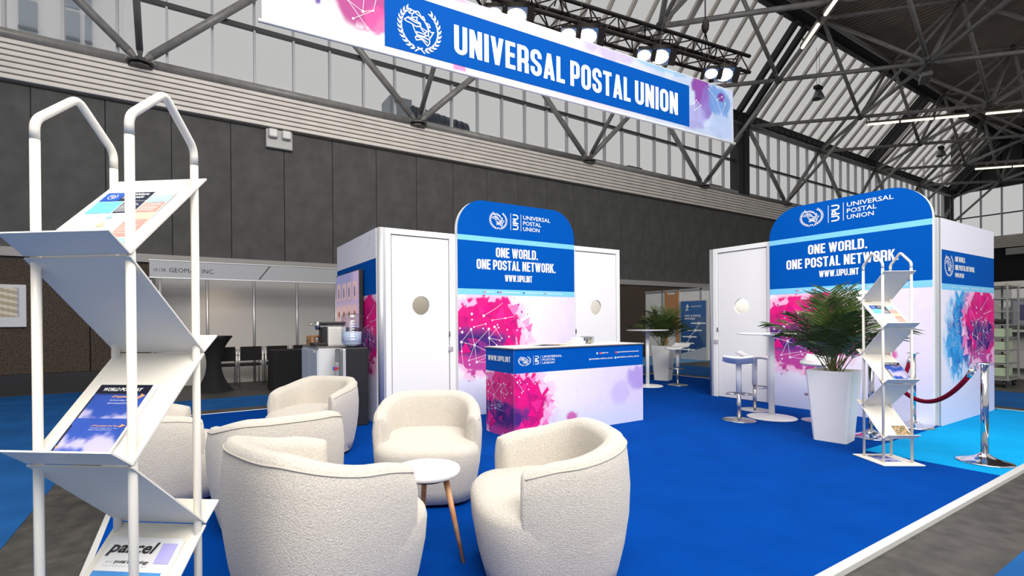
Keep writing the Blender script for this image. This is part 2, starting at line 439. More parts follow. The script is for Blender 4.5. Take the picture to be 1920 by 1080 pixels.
def artgrid(name, M, w, h, fn, parent, mask=None, res=0.012, lift=0.0):
    nx = max(2, int(w/res)); ny = max(2, int(h/res))
    X, Y = np.meshgrid(np.linspace(0, w, nx+1), np.linspace(0, h, ny+1), indexing='xy')
    x = X.ravel(); y = Y.ravel(); c = fn(x, y)
    A = np.array([[M[i][j] for j in range(4)] for i in range(3)])
    co = A[:, 0][None]*x[:, None]+A[:, 1][None]*y[:, None]+A[:, 3][None]+A[:, 2][None]*lift
    me = bpy.data.meshes.new(name)
    i = (np.arange(ny)[:, None]*(nx+1)+np.arange(nx)[None]).ravel()
    q = np.stack([i, i+1, i+nx+2, i+nx+1], 1)
    me.vertices.add(len(co)); me.vertices.foreach_set('co', co.ravel())
    me.loops.add(q.size); me.loops.foreach_set('vertex_index', q.ravel())
    me.polygons.add(len(q)); me.polygons.foreach_set('loop_start', np.arange(0, q.size, 4)); me.polygons.foreach_set('loop_total', np.full(len(q), 4))
    me.update(calc_edges=True)
    at = me.color_attributes.new('print', 'FLOAT_COLOR', 'POINT')
    at.data.foreach_set('color', np.concatenate([c, np.ones((len(c), 1))], 1).ravel())
    me.materials.append(PRINTA)
    return ob(name, me, parent)
# network of dots and threads traced for the arch print; metres from the print's lower left corner
def an(p): return ((p[0]-45)/624.0, 1.66-(p[1]-75)/(815.0-.055*(p[0]-45)))
DOTS = [(180,280),(300,298),(182,345),(388,347),(528,322),(200,425),(172,452),(320,390),(412,422),(443,398),(455,430),(293,442),(352,446),(62,440),
        (84,484),(75,594),(205,628),(355,548),(468,575),(488,552),(433,628),(547,452),(565,532),(657,458),(78,697),(225,818),(318,742),(332,776),(147,800),(155,845),(93,865)]
BIGD = [(180,280),(172,452),(75,594),(205,628),(355,548),(225,818),(84,484),(352,446),(412,422),(300,298)]
LINES = [((45,320),(172,452)),((172,452),(75,594)),((75,594),(205,628)),((172,452),(205,628)),((205,628),(352,446)),((355,548),(352,446)),((355,548),(468,575)),
         ((355,548),(433,628)),((355,548),(443,430)),((412,422),(488,552)),((225,818),(365,742)),((225,818),(400,822)),((75,594),(78,697)),((78,697),(92,860)),
         ((205,628),(147,800)),((205,628),(400,735)),((205,628),(225,818)),((300,298),(430,210)),((388,347),(528,322)),((528,322),(620,300)),((200,425),(320,390)),((45,155),(115,190)),
         ((430,210),(500,150)),((92,860),(50,830)),((147,800),(318,742)),((355,548),(360,700))]
MAGD = [((525,132),8),((672,165),8),((708,248),9),((775,272),5),((120,192),7),((200,980),6),((148,1028),5),((190,970),4),((430,105),4),((625,95),5),((785,460),5),((785,525),4),((640,790),4),((780,215),4)]
def network(M, parent, k=1.0, ox=0.0, oy=0.0, xmax=9, xmin=0.0, ymin=0.0, ymax=9, zl=.0035):
    a = Print(); b = Print()
    ok = lambda q: xmin+.004 < q[0] < xmax-.004 and ymin+.004 < q[1] < ymax-.004
    def tr(p): q = an(p); return (ox+q[0]*k, oy+q[1]*k)
    for p in DOTS:
        q = tr(p)
        if ok(q): a.disc(q[0], q[1], (.020 if p in BIGD else .013)*k)
    for p, q in LINES:
        p, q = tr(p), tr(q)
        if ok(p) and ok(q): a.line([p, q], .0055*k)
    for p, r in MAGD:
        q = tr(p)
        if ok(q): b.disc(q[0], q[1], r*.0018*k, 8)
    if a.f: a.build('network_print', mat('pale_violet_ink', (0.78, 0.70, 0.84), 0.5), M, parent, zl)
    if b.f: b.build('splatter_print', mat('magenta_ink', '#A01878', 0.5), M, parent, zl+.0003)

def facets(M, parent, cx, cy, s=1.0, seed=1, xmin=0.0, xmax=9.0, ymin=0.0, ymax=9.0, n=44, lift=.002):
    """angular pink and violet shards printed over the edge and heart of the splash"""
    rs = random.Random(seed); pal = ['#EA2A90', '#D4167F', '#BE1A7A', '#E81484']; outp = ['#F3A6D4', '#F6C4E2', '#EE7ABC']; inn = ['#5C2A86', '#40206E', '#84308A', '#A02A80']
    P_ = {}
    for i in range(n):
        a = R(-60+290*i/n+rs.uniform(-6, 6)); rr = rs.uniform(.62, .84) if i % 2 else rs.uniform(1.04, 1.18)
        x = cx+math.cos(a)*.66*s*rr; y = cy+math.sin(a)*.46*s*rr; L = rs.uniform(.07, .15)*s; b = a+rs.uniform(-.6, .6)
        t = [(x+L*math.cos(b), y+L*math.sin(b)), (x+L*.7*math.cos(b+2.2), y+L*.7*math.sin(b+2.2)), (x+L*.8*math.cos(b-1.9), y+L*.8*math.sin(b-1.9))]
        if all(xmin < p[0] < xmax and ymin < p[1] < ymax for p in t): P_.setdefault(pal[i//2 % 4] if rr < .95 else outp[i//2 % 3], []).append(t)
    for i in range(12):
        x = cx-.15*s+rs.uniform(-.42, .42)*s; y = cy-.10*s+rs.uniform(-.14, .14)*s; L = rs.uniform(.07, .13)*s; b = rs.uniform(0, 6)
        t = [(x+L*math.cos(b+k), y+L*math.sin(b+k)) for k in (0, 2.3, 4.0)]
        if all(xmin < p[0] < xmax and ymin < p[1] < ymax for p in t): P_.setdefault(inn[i % 4], []).append(t)
    for k, (c, ts) in enumerate(sorted(P_.items())):
        p = Print()
        for t in ts: p.poly(t)
        p.build('shard_print', mat('shard_'+'_'.join(c[1:].lower()), c, .6, spec=.1), M, parent, lift+.0001*k, kind='stuff')
# ================================================================== SETTING
HF = -0.03
def struct(name, label=None, **k): return thing(name, label, None, kind='structure', **k)
MB().box((-30, -20, -0.2), (50, 13, HF)).build('floor', FLOORM, kind='structure')
def carpet(name, label, a, b, m, top): return MB().box((a[0], a[1], HF-.01), (b[0], b[1], top)).build(name, m, kind='structure', label=label)
carpet('aisle_carpet', 'blue aisle carpet left of the platform', (-7, -6), (-0.96, 12.3), AISLE, HF+.004)
carpet('aisle_carpet', 'blue aisle carpet behind the platform', (-0.96, 8.6), (10.45, 9.85), AISLE, HF+.004)
carpet('aisle_carpet', 'blue aisle carpet at lower right', (-0.96, -6), (10.45, 0.8), AISLE, HF+.004)
carpet('aisle_carpet', 'blue aisle carpet beyond the right booth', (10.45, -6), (12.6, 9.85), AISLE, HF+.004)
carpet('neighbour_carpet', 'pale blue carpet of the stand behind', (8.5, 9.9), (15.6, 12.2), mat('pale_blue_carpet', (0.10, 0.30, 0.55), 0.7, noise=.1, nscale=2), HF+.004)
# platform: plywood base, royal blue and light blue carpet, aluminium edging
pf = struct('platform', 'low exhibition platform with blue carpets and aluminium edging')
MB().box((-0.47, 1.24, HF), (9.92, 8.04, -0.006)).build('platform_base', DARKM, pf)
MB().box((-0.46, 1.25, -0.006), (5.715, 8.03, 0)).box((5.715, 2.2, -0.006), (9.91, 8.03, 0)).build('carpet', CARPET, pf)
MB().box((5.715, 1.25, -0.006), (9.91, 2.2, 0)).build('carpet', CARPETL, pf, label='light blue carpet')
for a, b in (((-0.49, 1.20), (9.94, 1.25)), ((-0.49, 8.03), (9.94, 8.06)), ((-0.49, 1.25), (-0.455, 8.03)), ((9.905, 1.25), (9.94, 8.03))):
    MB().bbox((a[0], a[1], HF), (b[0], b[1], 0.004), 0.002).build('edge_trim', mat('edge_aluminium', (0.75, 0.75, 0.74), 0.35, 0.35), pf)

# ---- long back wall
XE = 46.5
wb = struct('wall_back', 'long dark concrete hall wall above pebble panels')
MB().box((-13, 12.70, HF), (XE, 12.95, 6.5)).build('wall_core', CONC, wb)
cp = MB().bbox((0.006, 12.6, 2.80), (1.151, 12.72, 5.95), 0.008).mesh('concrete_panel', CONC)
for k in range(-9, 43):
    ob('concrete_panel', cp, wb, loc=(-2.58+1.157*k, 0, 0))
pp = MB().bbox((0.008, 12.58, 0.36), (3.46, 12.7, 2.62), 0.008).mesh('aggregate_panel', PEBBLE)
for k in range(-3, 14):
    ob('aggregate_panel', pp, wb, loc=(-1.7+3.47*k, 0, 0))
MB().box((-13, 12.5, HF), (XE, 12.7, 0.36)).build('baseboard_back', mat('black_skirting', (0.012, .012, .013), .5), kind='structure')
MB().bbox((-13, 12.52, 2.62), (XE, 12.7, 2.80), 0.01).build('trim_1', mat('grey_rail', (0.30, 0.29, 0.28), 0.5), kind='structure')
cl = struct('trim_2', 'ribbed beige cladding band above the concrete wall')
MB().box((-13, 12.55, 5.93), (XE, 12.66, 6.76)).build('backing', mat('groove_brown', (0.10, 0.085, 0.065), 0.8), cl)
for k in range(7):
    z = 5.955 + k*0.112
    MB().bbox((-13, 12.44, z), (XE, 12.56, z+0.090), 0.014).build('cladding_slat', SLAT, cl)
MB().box((-13, 12.40, 6.735), (XE, 12.62, 6.765)).build('cill', mat('cill_grey', (.16, .155, .15), .5), cl)
# end wall
we = struct('wall_right', 'far end wall of the hall')
MB().box((XE, -12, HF), (XE+.3, 12.95, 5.95)).build('wall_core', mat('very_dark_wall', (.010, .010, .011), .8), we)
c2 = struct('trim_3', 'ribbed beige cladding band on the end wall')
MB().box((XE-.1, -12, 5.93), (XE, 12.5, 6.76)).build('backing', MATS['groove_brown'], c2)
for k in range(7):
    z = 5.955 + k*0.112
    MB().bbox((XE-.22, -12, z), (XE-.1, 12.5, z+0.090), 0.014).build('cladding_slat', SLAT, c2)

# ---- glazed band of the long wall
GX0, GP = -4.70, 0.874
w1 = struct('window_1', 'glazed band above the cladding with dark mullions')
mull = MB().bbox((-.026, 12.58, 6.76), (.026, 12.70, 10.3), .006).mesh('mullion', mat('mullion_grey', (.42, .43, .45), .4, .1))
pl = MB().box((.04, 12.63, 6.78), (GP-.04, 12.64, 8.20)).mesh('pane', GLASS)
pu = MB().box((.04, 12.63, 8.30), (GP-.04, 12.64, 10.28)).mesh('pane', GLASS)
nG = int((XE-GX0)/GP)
for k in range(-6, nG+1):
    x = GX0 + GP*k
    ob('mullion', mull, w1, loc=(x, 0, 0)); ob('pane', pl, w1, loc=(x, 0, 0)); ob('pane', pu, w1, loc=(x, 0, 0))
MB().bbox((-10, 12.56, 8.20), (XE, 12.68, 8.29), .008).build('transom', mat('transom_dark', (.045, .045, .047), .4), w1)
for x in (13.7+.2, 18.95-.1):
    MB().bbox((x, 12.56, 6.78), (x+.75, 12.66, 7.0), .01).build('vent_box', DARKM, w1)
for x in (20.86, 45.7):
    MB().bbox((x-.42, 12.35, 6.76), (x+.42, 12.75, 10.3), .02).box((x-.05, 12.30, 6.76), (x+.05, 12.36, 10.3)).build('pillar', mat('near_black_steel', (.018, .018, .020), .5), w1)
# ---- end wall windows
w2 = struct('window_2', 'glazed band of the far end wall')
m2 = MB().bbox((XE-.05, -.04, 6.76), (XE+.12, .04, 13.2), .006).mesh('mullion', MATS['mullion_grey'])
p2 = MB().box((XE+.05, .045, 6.78), (XE+.06, .95, 8.2)).mesh('pane', GLASS)
p3 = MB().box((XE+.05, .045, 8.28), (XE+.06, .95, 9.9)).mesh('pane', GLASS)
for k in range(-2, 9):
    for me, n in ((m2, 'mullion'), (p2, 'pane'), (p3, 'pane')): ob(n, me, w2, loc=(0, 12.1-1.0*k, 0))
MB().bbox((XE-.03, 3, 8.20), (XE+.1, 12.6, 8.28), .008).build('transom', MATS['transom_dark'], w2)
MB().box((XE-.05, -12, 10.0), (XE+.2, 12.6, 14.2)).box((XE-.05, -12, 5.9), (XE+.2, 3.2, 14)).build('gable_panel', MATS['near_black_steel'], w2)

# ---- sloping roof glazing: eave (12.6, 10.35) up to (10.2, 13.0)
E0, E1 = Vector((0, 12.6, 10.35)), Vector((0, 10.2, 13.05))
sd = (E1-E0).normalized(); sn = Vector((0, sd.z, -sd.y))   # sn points outwards and up
w3 = struct('window_3', 'sloping glazed roof with beige rafters')
def slope_box(x0, x1, t0, t1, h0, h1, name, m, parent, lbl=None):
    b = MB(); L = (E1-E0).length
    vs = []
    for h in (h0, h1):
        for t in (t0, t1):
            for x in (x0, x1):
                p = E0 + sd*(t*L) + sn*h; vs.append((x, p.y, p.z))
    b.add(vs, [(0, 2, 3, 1), (4, 5, 7, 6), (0, 1, 5, 4), (2, 6, 7, 3), (0, 4, 6, 2), (1, 3, 7, 5)])
    return b.mesh(name, m)
rf = slope_box(-.055, .055, 0, 1, -.07, .03, 'rafter', RAFTER, None)
rs_ = slope_box(.055, .075, 0, 1, -.07, .03, 'rafter_edge_strip', BLACK, None)  # black strip along one edge of each rafter
pn = slope_box(.075, GP-.06, 0, 1, .0, .01, 'roof_pane', GLASS, None)
for k in range(-6, nG+1):
    x = GX0 + GP*k
    o_ = ob('rafter', rf, w3, loc=(x, 0, 0)); ob('edge_strip', rs_, o_)
    ob('roof_pane', pn, w3, loc=(x, 0, 0))
for x in (-4.3, 8.3, 20.86, 33.4, 45.7):
    for d in (-.34, .34):
        ob('main_rafter', slope_box(x+d-.09, x+d+.09, 0, 1, -.32, -.1, 'main_rafter', MATS['near_black_steel'], None), w3)
eg = struct('trim_4', 'dark eave gutter with louvres under the sloping glazing')
MB().box((-10, 12.42, 9.98), (XE, 12.7, 10.36)).build('gutter', MATS['near_black_steel'], eg)
lv = MB().bbox((-.18, 12.39, 10.03), (.18, 12.43, 10.2), .005).mesh('louvre', DARKM)
for k in range(100):
    x = -4+k*.5
    if abs(x-20.86) > .5: ob('louvre', lv, eg, loc=(x, 0, 0))
MB().box((-10, 10.0, 13.0), (XE, 10.2, 13.75)).build('trim_5', MATS['near_black_steel'], kind='structure', label='black fascia above the sloping glazing')
# ---- folded metal roof deck
deck = MB(); x = -2.0; vs = []; n = 0
prof = [(0, 0), (.10, 0), (.13, .05), (.23, .05), (.26, 0)]
ys = (10.1, -2.0)
pts = []
while x < XE:
    for px, pz in prof[:-1]: pts.append((x+px, 13.70+pz))
    x += .26
vs = [(a, ys[0], b) for a, b in pts]+[(a, ys[1], b) for a, b in pts]
N_ = len(pts)
deck.add(vs, [(i, i+1, N_+i+1, N_+i) for i in range(N_-1)])
deck.build('ceiling', DECK, kind='structure')

# ---- tubular space frame
sf = struct('roof_space_frame', 'grey tubular space frame under the hall roof')
XN = [18.1+6.3*i for i in range(-4, 5)]
L0 = [(x, 12.45, 6.80) for x in XN]
Y1 = {0: 12.42, 1: 9.45, 2: 6.3, 3: 3.15}
L1 = {}; L2 = {}
for r in range(4):
    for x in [18.1+6.3*i for i in range(-5, 5)]:
        xx = x + (3.15 if r % 2 == 0 else 0)
        if xx > XE+.2: continue
        if r >= 2 and xx < 5: continue
        L1[(round(xx, 2), r)] = Vector((min(xx, XE-.2), Y1[r], 9.80))
for r in (1, 2, 3):
    for x in [18.1+6.3*i for i in range(-4, 5)]:
        xx = x + (3.15 if r % 2 == 1 else 0)
        if xx > XE+.2 or (xx < 11): continue
        L2[(round(xx, 2), r)] = Vector((min(xx, XE-.2), Y1[r], 12.95))
TUBES = {}
def strut(a, b, r, m=GREYM, nm='strut'):
    a = Vector(a); b = Vector(b); d = (b-a); L = d.length; d.normalize()
    a2 = a + d*.10; b2 = b - d*.10
    MB().cyl(a2, a2+d*.16, r*.45, r, 12, cap=False).cyl(a2+d*.16, b2-d*.16, r, r, 12).cyl(b2-d*.16, b2, r, r*.45, 12, cap=False).build(nm, m, sf)
ball = MB().lathe([(.03, -.13), (.10, -.09), (.14, 0), (.10, .09), (.03, .13)], n=12).mesh('node', DARKM)
plate = MB().cyl((0, 0, -.06), (0, 0, -.02), .28, n=8, smooth=False).cyl((0, 0, -.12), (0, 0, -.09), .22, n=8, smooth=False).mesh('node_plate', DARKM)
for p in L0:
    ob('node', ball, sf, loc=p); ob('node_plate', plate, sf, loc=p)
    for dx in (-3.15, 3.15):
        k = (round(p[0]+dx, 2), 0)
        if k in L1: strut(p, L1[k], .085)
    k = (round(p[0], 2), 1)
    if k in L1: strut(p, L1[k], .065)
for a, b in zip(L0[:-1], L0[1:]): strut(a, b, .095, nm='chord')
ks = sorted(k[0] for k in L1 if k[1] == 0)
for a, b in zip(ks[:-1], ks[1:]): strut(L1[(a, 0)], L1[(b, 0)], .10, nm='chord')
for k, p in L1.items():
    ob('node', ball, sf, loc=p)
    for dx in (-3.15, 3.15):
        q = L1.get((round(k[0]+dx, 2), k[1]+1))
        if q: strut(p, q, .075)
    for kk in ((round(k[0]-3.15, 2), k[1]), (round(k[0]+3.15, 2), k[1]), (k[0], k[1]-1), (k[0], k[1]+1)):
        q = L2.get(kk)
        if q: strut(p, q, .065)
for k, p in L2.items():
    ob('node', ball, sf, loc=p)
    for dx in (-3.15, 3.15):
        q = L2.get((round(k[0]+dx, 2), k[1]+1))
        if q: strut(p, q, .075)
ks = sorted(k[0] for k in L2 if k[1] == 1)
for a, b in zip(ks[:-1], ks[1:]): strut(L2[(a, 1)], L2[(b, 1)], .085, nm='chord')

# ---- fluorescent battens hung under the frame beams
def batten(p0, p1, n, lbl, grp):
    p0 = Vector(p0); p1 = Vector(p1); d = (p1-p0)/n
    t = thing('fluorescent_light', lbl, 'ceiling light', p0, math.atan2(d.y, d.x), grp)
    L = d.length*n
    MB().box((0, -.05, .05), (L, .05, .12)).build('housing', DARKM, t)
    for i in range(n):
        MB().cyl((i*L/n+.05, 0, 0), ((i+1)*L/n-.05, 0, 0), .045, n=8).build('tube', TUBEE, t)
    for x in (.1, L-.1): MB().cyl((x, 0, .1), (x, 0, .26), .02, n=6).build('hanger', DARKM, t)
batten((24.85, 9.4, 9.55), (27.40, 6.85, 9.55), 3, 'row of three lit fluorescent tubes under a diagonal roof beam', 'fluorescent battens on the roof frame')
batten((27.75, 6.5, 9.55), (30.4, 3.85, 9.55), 3, 'lit fluorescent tubes at the upper right edge of the picture', 'fluorescent battens on the roof frame')
batten((16.15, 7.75, 9.55), (15.2, 6.85, 9.55), 1, 'single bright tube slanting across the roof above the right end of the banner', 'fluorescent battens on the roof frame')
batten((14.95, 6.6, 9.55), (14.0, 5.65, 9.55), 1, 'single bright tube cut by the top edge of the picture', 'fluorescent battens on the roof frame')
batten((37.5, 9.2, 9.55), (39.9, 6.8, 9.55), 2, 'farthest and lowest pair of lit fluorescent tubes near the right edge', 'fluorescent battens on the roof frame')
# ---- pendant high-bay lamps, floodlight, emergency light
def pendant(loc, lbl):
    t = thing('pendant_lamp', lbl, 'ceiling light', loc, 0, 'pendant lamps under the sloping glazing')
    MB().lathe([(.05, .26), (.11, .22), (.15, .10), (.22, -.08), (.235, -.14), (.21, -.14), (.10, -.02)], n=20).build('shade', mat('lamp_shade_grey', (.2, .2, .2), .35, .5), t)
    MB().bbox((-.2, -.1, .26), (.2, .1, .40), .01).build('control_box', BLACK, t)
    MB().cyl((-.12, 0, .4), (-.12, 0, 2.0), .008, n=5).cyl((.12, 0, .4), (.12, 0, 2.0), .008, n=5).build('suspension_wire', BLACK, t)
    return t
pendant((23.2, 10.5, 10.85), 'grey bell pendant lamp nearer the banner')
pendant((37.2, 10.5, 10.75), 'grey bell pendant lamp farther away above the right booth')
t = thing('floodlight', 'dark wall-washer floodlight clamped to a roof frame node', 'floodlight', (22.0, 6.6, 9.7), .4)
MB().bbox((-.3, -.15, -.12), (.5, .15, .05), .03).build('housing', GREYM, t)
MB().tube([(-.1, 0, 0), (-.1, 0, .2), (.1, 0, .2), (.1, 0, 0)], .02, 6).build('bracket', DARKM, t)
t = thing('emergency_light', 'grey twin-head emergency light high on the concrete wall', 'emergency light', (1.93, 12.5, 5.72))
MB().bbox((-.30, -.02, -.24), (.30, .10, .20), .02).build('housing', mat('grey_plastic', (.38, .38, .37), .4), t)
for s in (-1, 1): MB().bbox((s*.15-.10, -.14, -.02), (s*.15+.10, 0, .18), .03).build('lamp_head', mat('milky_lens', (.6, .6, .6), .3), t)
t = thing('emergency_light', 'pale ceiling-mounted emergency light on the end wall, right of the right booth', 'emergency light', (XE-.4, 9.35, 5.65))
MB().bbox((-.1, -.5, -.25), (.2, .5, .2), .05).build('housing', mat('grey_plastic', (.38, .38, .37), .4), t)

# ---- outside: office tower and roof duct
t = thing('office_tower', 'pale office tower seen through the glazing at upper left', 'building', (0, 0, 0))
TW = mat('tower_white', (.93, .93, .95), .6); TWG = mat('tower_window_grey', (.42, .47, .54), .4)
MB().box((-16, 42, -1), (-3.6, 52, 60)).build('tower_body', TW, t)
for a, b in ((-14, -12.6), (-9.1, -8.2), (-6.9, -6.05), (-5.75, -5.4)):
    for k in range(14):
        z = 10+k*3.1
        MB().box((a, 41.85, z+.1), (b, 42.1, z+2.95)).build('window_strip', TWG, t)
        MB().box((a, 41.7, z+1.0), (b, 42.1, z+1.15)).build('ledge', mat('tower_ledge', (.2, .22, .25), .5), t)
t = thing('roof_duct', 'dark blue ribbed ventilation duct outside behind the glazing', 'duct', (0, 0, 0))
DB = mat('duct_blue', (.035, .05, .075), .5)
MB().cyl((8.3, 20, 10.35), (11.2, 20, 10.1), .48, n=20).build('duct_pipe', DB, t)
MB().lathe([(.48, 0), (.44, .1), (.3, .22), (.1, .28)], n=16).build('end_cap', mat('duct_cap', (.2, .25, .3), .4), t, loc=(11.15, 20, 10.1), rot=(0, R(94), 0))
MB().box((7.4, 19.6, 9.6), (8.4, 20.6, 10.9)).build('fan_box', mat('duct_grey', (.3, .34, .38), .5), t)
for k in range(9): MB().cyl((8.5+k*.3, 20, 10.333-k*.026), (8.54+k*.3, 20, 10.33-k*.026), .50, n=20).build('rib', mat('duct_rib', (.06, .08, .11), .5), t)
# ================================================================== BOOTHS
def plate_hole(w, h, t, cx, cz, r, n=32):
    """door leaf in the x-z plane, thickness t along +y, with a round hole"""
    b = MB()
    ring = [(cx+r*math.cos(2*PI*i/n), cz+r*math.sin(2*PI*i/n)) for i in range(n)]
    def outer(i):
        a = 2*PI*i/n; c, s = math.cos(a), math.sin(a); k = 1e9
        if c > 1e-9: k = min(k, (w-cx)/c)
        if c < -1e-9: k = min(k, -cx/c)
        if s > 1e-9: k = min(k, (h-cz)/s)
        if s < -1e-9: k = min(k, -cz/s)
        return (cx+c*k, cz+s*k)
    out = [outer(i) for i in range(n)]
    cor = [(w, h), (0, h), (0, 0), (w, 0)]
    for y, flip in ((0, False), (t, True)):
        o = len(b.v); b.v += [(p[0], y, p[1]) for p in ring] + [(p[0], y, p[1]) for p in out] + [(p[0], y, p[1]) for p in cor]
        for i in range(n):
            j = (i+1) % n; q = [o+i, o+n+i, o+n+j, o+j]
            for ci, cc in enumerate(cor):
                a, c = out[i], out[j]
                on = lambda p, cc=cc: abs(p[0]-cc[0]) < 1e-6 or abs(p[1]-cc[1]) < 1e-6
                if on(a) and on(c) and not (abs(a[0]-c[0]) < 1e-6 or abs(a[1]-c[1]) < 1e-6): q = [o+i, o+n+i, o+2*n+ci, o+n+j, o+j]
            b.f.append(tuple(reversed(q)) if flip else tuple(q)); b.m.append(0); b.sm.append(False)
    m0 = 2*n+4
    for i in range(n):
        j = (i+1) % n; b.f.append((i, j, m0+j, m0+i)); b.m.append(0); b.sm.append(True)
    for a, c in ((0, 1), (1, 2), (2, 3), (3, 0)):
        b.f.append((2*n+a, 2*n+c, m0+2*n+c, m0+2*n+a)); b.m.append(0); b.sm.append(False)
    return b
def tmesh(me, M):
    me.transform(M); me.update(); return me
def door_bay(parent, M, w, handle_side, hl):
    """framed door in a bay w wide and 2.5 high; M maps x right, y into the booth, z up"""
    fr = MB().bbox((0, 0, 0), (.075, .06, 2.5), .006).bbox((w-.075, 0, 0), (w, .06, 2.5), .006).bbox((.075, 0, 2.425), (w-.075, .06, 2.5), .006)
    ob('door_frame', tmesh(fr.mesh('door_frame', WHITE), M), parent)
    MBd = MB().box((.075, .03, .0), (w-.075, .05, 2.425))
    dw = w-.15-.024
    d = ob('door', tmesh(plate_hole(dw, 2.40, .04, dw/2, 1.505, .125).mesh('door', WHITE), M @ Matrix.Translation((.087, .012, .012))), parent)
    ob('gap_seal', tmesh(MB().box((.075, .045, 0), (.087, .055, 2.425)).box((w-.087, .045, 0), (w-.075, .055, 2.425)).box((.075, .045, 2.412), (w-.075, .055, 2.425)).mesh('gap_seal', BLACK), M), d)
    x = w-.10 if handle_side > 0 else .02
    ob('lock', tmesh(MB().bbox((x-.0, -.012, .90), (x+.07, .002, .965), .004).mesh('lock', ALU), M), d, 'grey metal lock')
    xx = w-.082 if handle_side > 0 else .08
    ob('hinge', tmesh(MB().cyl((xx, -.006, 1.10), (xx, -.006, 1.17), .008, n=8).mesh('hinge', DARKM), M), d)
def round_top(w, h, r, n=12):
    return [(0, 0), (w, 0), (w, h-r)]+[(w-r+r*math.cos(R(a)), h-r+r*math.sin(R(a))) for a in [90*i/n for i in range(1, n+1)]] + \
           [(r+r*math.cos(R(90+a)), h-r+r*math.sin(R(90+a))) for a in [90*i/n for i in range(1, n)]]+[(0, h-r)]
def social(pr, M, parent, x0, x1, y, h, vivid=True):
    """row of small social icons and handles"""
    L = x1-x0; W_ = Print(); K = Print(); D_ = Print()
    segs = [(.0, 'x', '@UPU_UN', .045, .135), (.17, 'f', '@UNIVERSALPOSTALUNION', .235, .45), (.48, 'in', '@UNIVERSAL POSTAL UNION', .51, .73), (.75, 'o', '@UNIVERSAL_POSTAL_UNION', .785, 1.0)]
    for a, ic, s_, b0, b1 in segs:
        W_.text(s_, x0+b0*L, y-h*.4, x0+b1*L, y+h*.4, .03)
    K.disc(x0+.028*L, y, h*.62).disc(x0+.205*L, y, h*.62).disc(x0+.768*L, y, h*.5)
    D_.disc(x0+.177*L, y, h*.6).disc(x0+.492*L, y, h*.6); D_.disc(x0+.008*L, y, h*.3)
    W_.disc(x0+.028*L, y, h*.25, 6)
    W_.build('lettering', WPRINT, M, parent, .004); K.build('icon', mat('icon_red', '#D8455E', .5), M, parent, .003); D_.build('icon', mat('icon_navy', '#1D4F9C', .5), M, parent, .003)
def arch(parent, M, w, h, dep, zs, fn, lx, lz):
    """rounded headline panel; M: x right, y up, z out of the wall (front face at z=0, body behind)"""
    poly = round_top(w, h, .43)
    b = MB().prism(poly, M @ Matrix.Translation((0, 0, -dep)), dep)
    a = b.build('arch_panel', WHITE, parent)
    z1, z2, z3 = zs
    Print().poly([(x, y) for x, y in round_top(w, h, .43) if y > z2] + [(0, z2), (w, z2)]) if False else None
    p = Print(); rt = round_top(w, h, .43)[2:]
    p.poly([(0, z2), (w, z2)]+rt); p.build('blue_print', BLUEP, M, a, .0012)
    p = Print(); p.rect(0, z1-.072, w, z1).rect(0, z3, w, z2).build('stripe_print', CYANP, M, a, .0024)
    artgrid('artwork_print', M, w, z3, fn, a, lift=.0010)
    L = Print(); logo(L, lx[0], lz[0], .27, 1.16)
    L.build('logo_print', WPRINT, M, a, .0036)
    T = Print()
    T.bold('ONE WORLD.', lx[1], lz[1], lx[2], lz[2]).bold('ONE POSTAL NETWORK.', lx[3], lz[3], lx[4], lz[4])
    T.bold('WWW.UPU.INT', lx[5], lz[5], lx[6], lz[6], .05)
    T.build('headline_print', WPRINT, M, a, .0036)
    social(None, M, a, w*.19, w*.88, (z2+z3)/2, .024)
    return a
bl = thing('cabin_booth', 'white cabin with a rounded blue headline panel between two doors, behind the counter', 'booth', (2.07, 5.913, 0), 0, None)
x0, y0, x1, y1 = 0, 0, 4.25, 1.97
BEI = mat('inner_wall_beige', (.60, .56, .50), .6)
MB().bbox((0, .075, 0), (.05, y1, 2.5), .004).build('side_wall', WHITE, bl)
MB().bbox((x1-.05, .06, 0), (x1, y1, 2.5), .004).build('side_wall', WHITE, bl)
MB().bbox((.05, y1-.05, 0), (x1-.05, y1, 2.5), .004).build('rear_wall', BEI, bl)
for q in (1.04, 3.2): MB().bbox((q, .06, 0), (q+.05, y1-.05, 2.5), .004).build('inner_wall', BEI, bl)
for q in (.3, .62, .9): MB().bbox((q, y1-.14, 0), (q+.05, y1-.06, 2.5), .01).build('inner_post', mat('inner_post_brown', (.30, .25, .20), .5), bl)
MB().cyl((.045, .045, 0), (.045, .045, 2.5), .048, n=20).bbox((.04, -.002, 0), (.086, .06, 2.5), .003).build('corner_post', ALU, bl)
door_bay(bl, Matrix.Translation((.086, 0, 0)), .985, 1, 0)
door_bay(bl, Matrix.Translation((3.175, 0, 0)), 1.075, -1, 0)
MB().box((1.07, .02, 0), (3.18, .05, 2.5)).build('front_wall', WHITE, bl)
ML = frame((1.09, -.055, 0), (1, 0, 0), (0, 0, 1))
A1 = lambda x, y: art(x, y, .44, 1.12, 1.0, 3, x0=.5, extra=((1.46, .84, .10, '#D63C9C'), (1.95, .35, .35, '#B9A6E0')))
arch(bl, ML, 2.09, 3.0, .075, (2.495, 1.756, 1.674), A1, (.51, .62, 1.37, .30, 1.71, .77, 1.26), (2.745, 2.215, 2.355, 2.035, 2.175, 1.875, 1.97))
facets(ML, bl.children[-1], .44, 1.12, 1.0, 2, 0.005, 2.08, 0, 1.66)
network(ML, bl.children[-1], 1.0, 0, 0, 2.09)
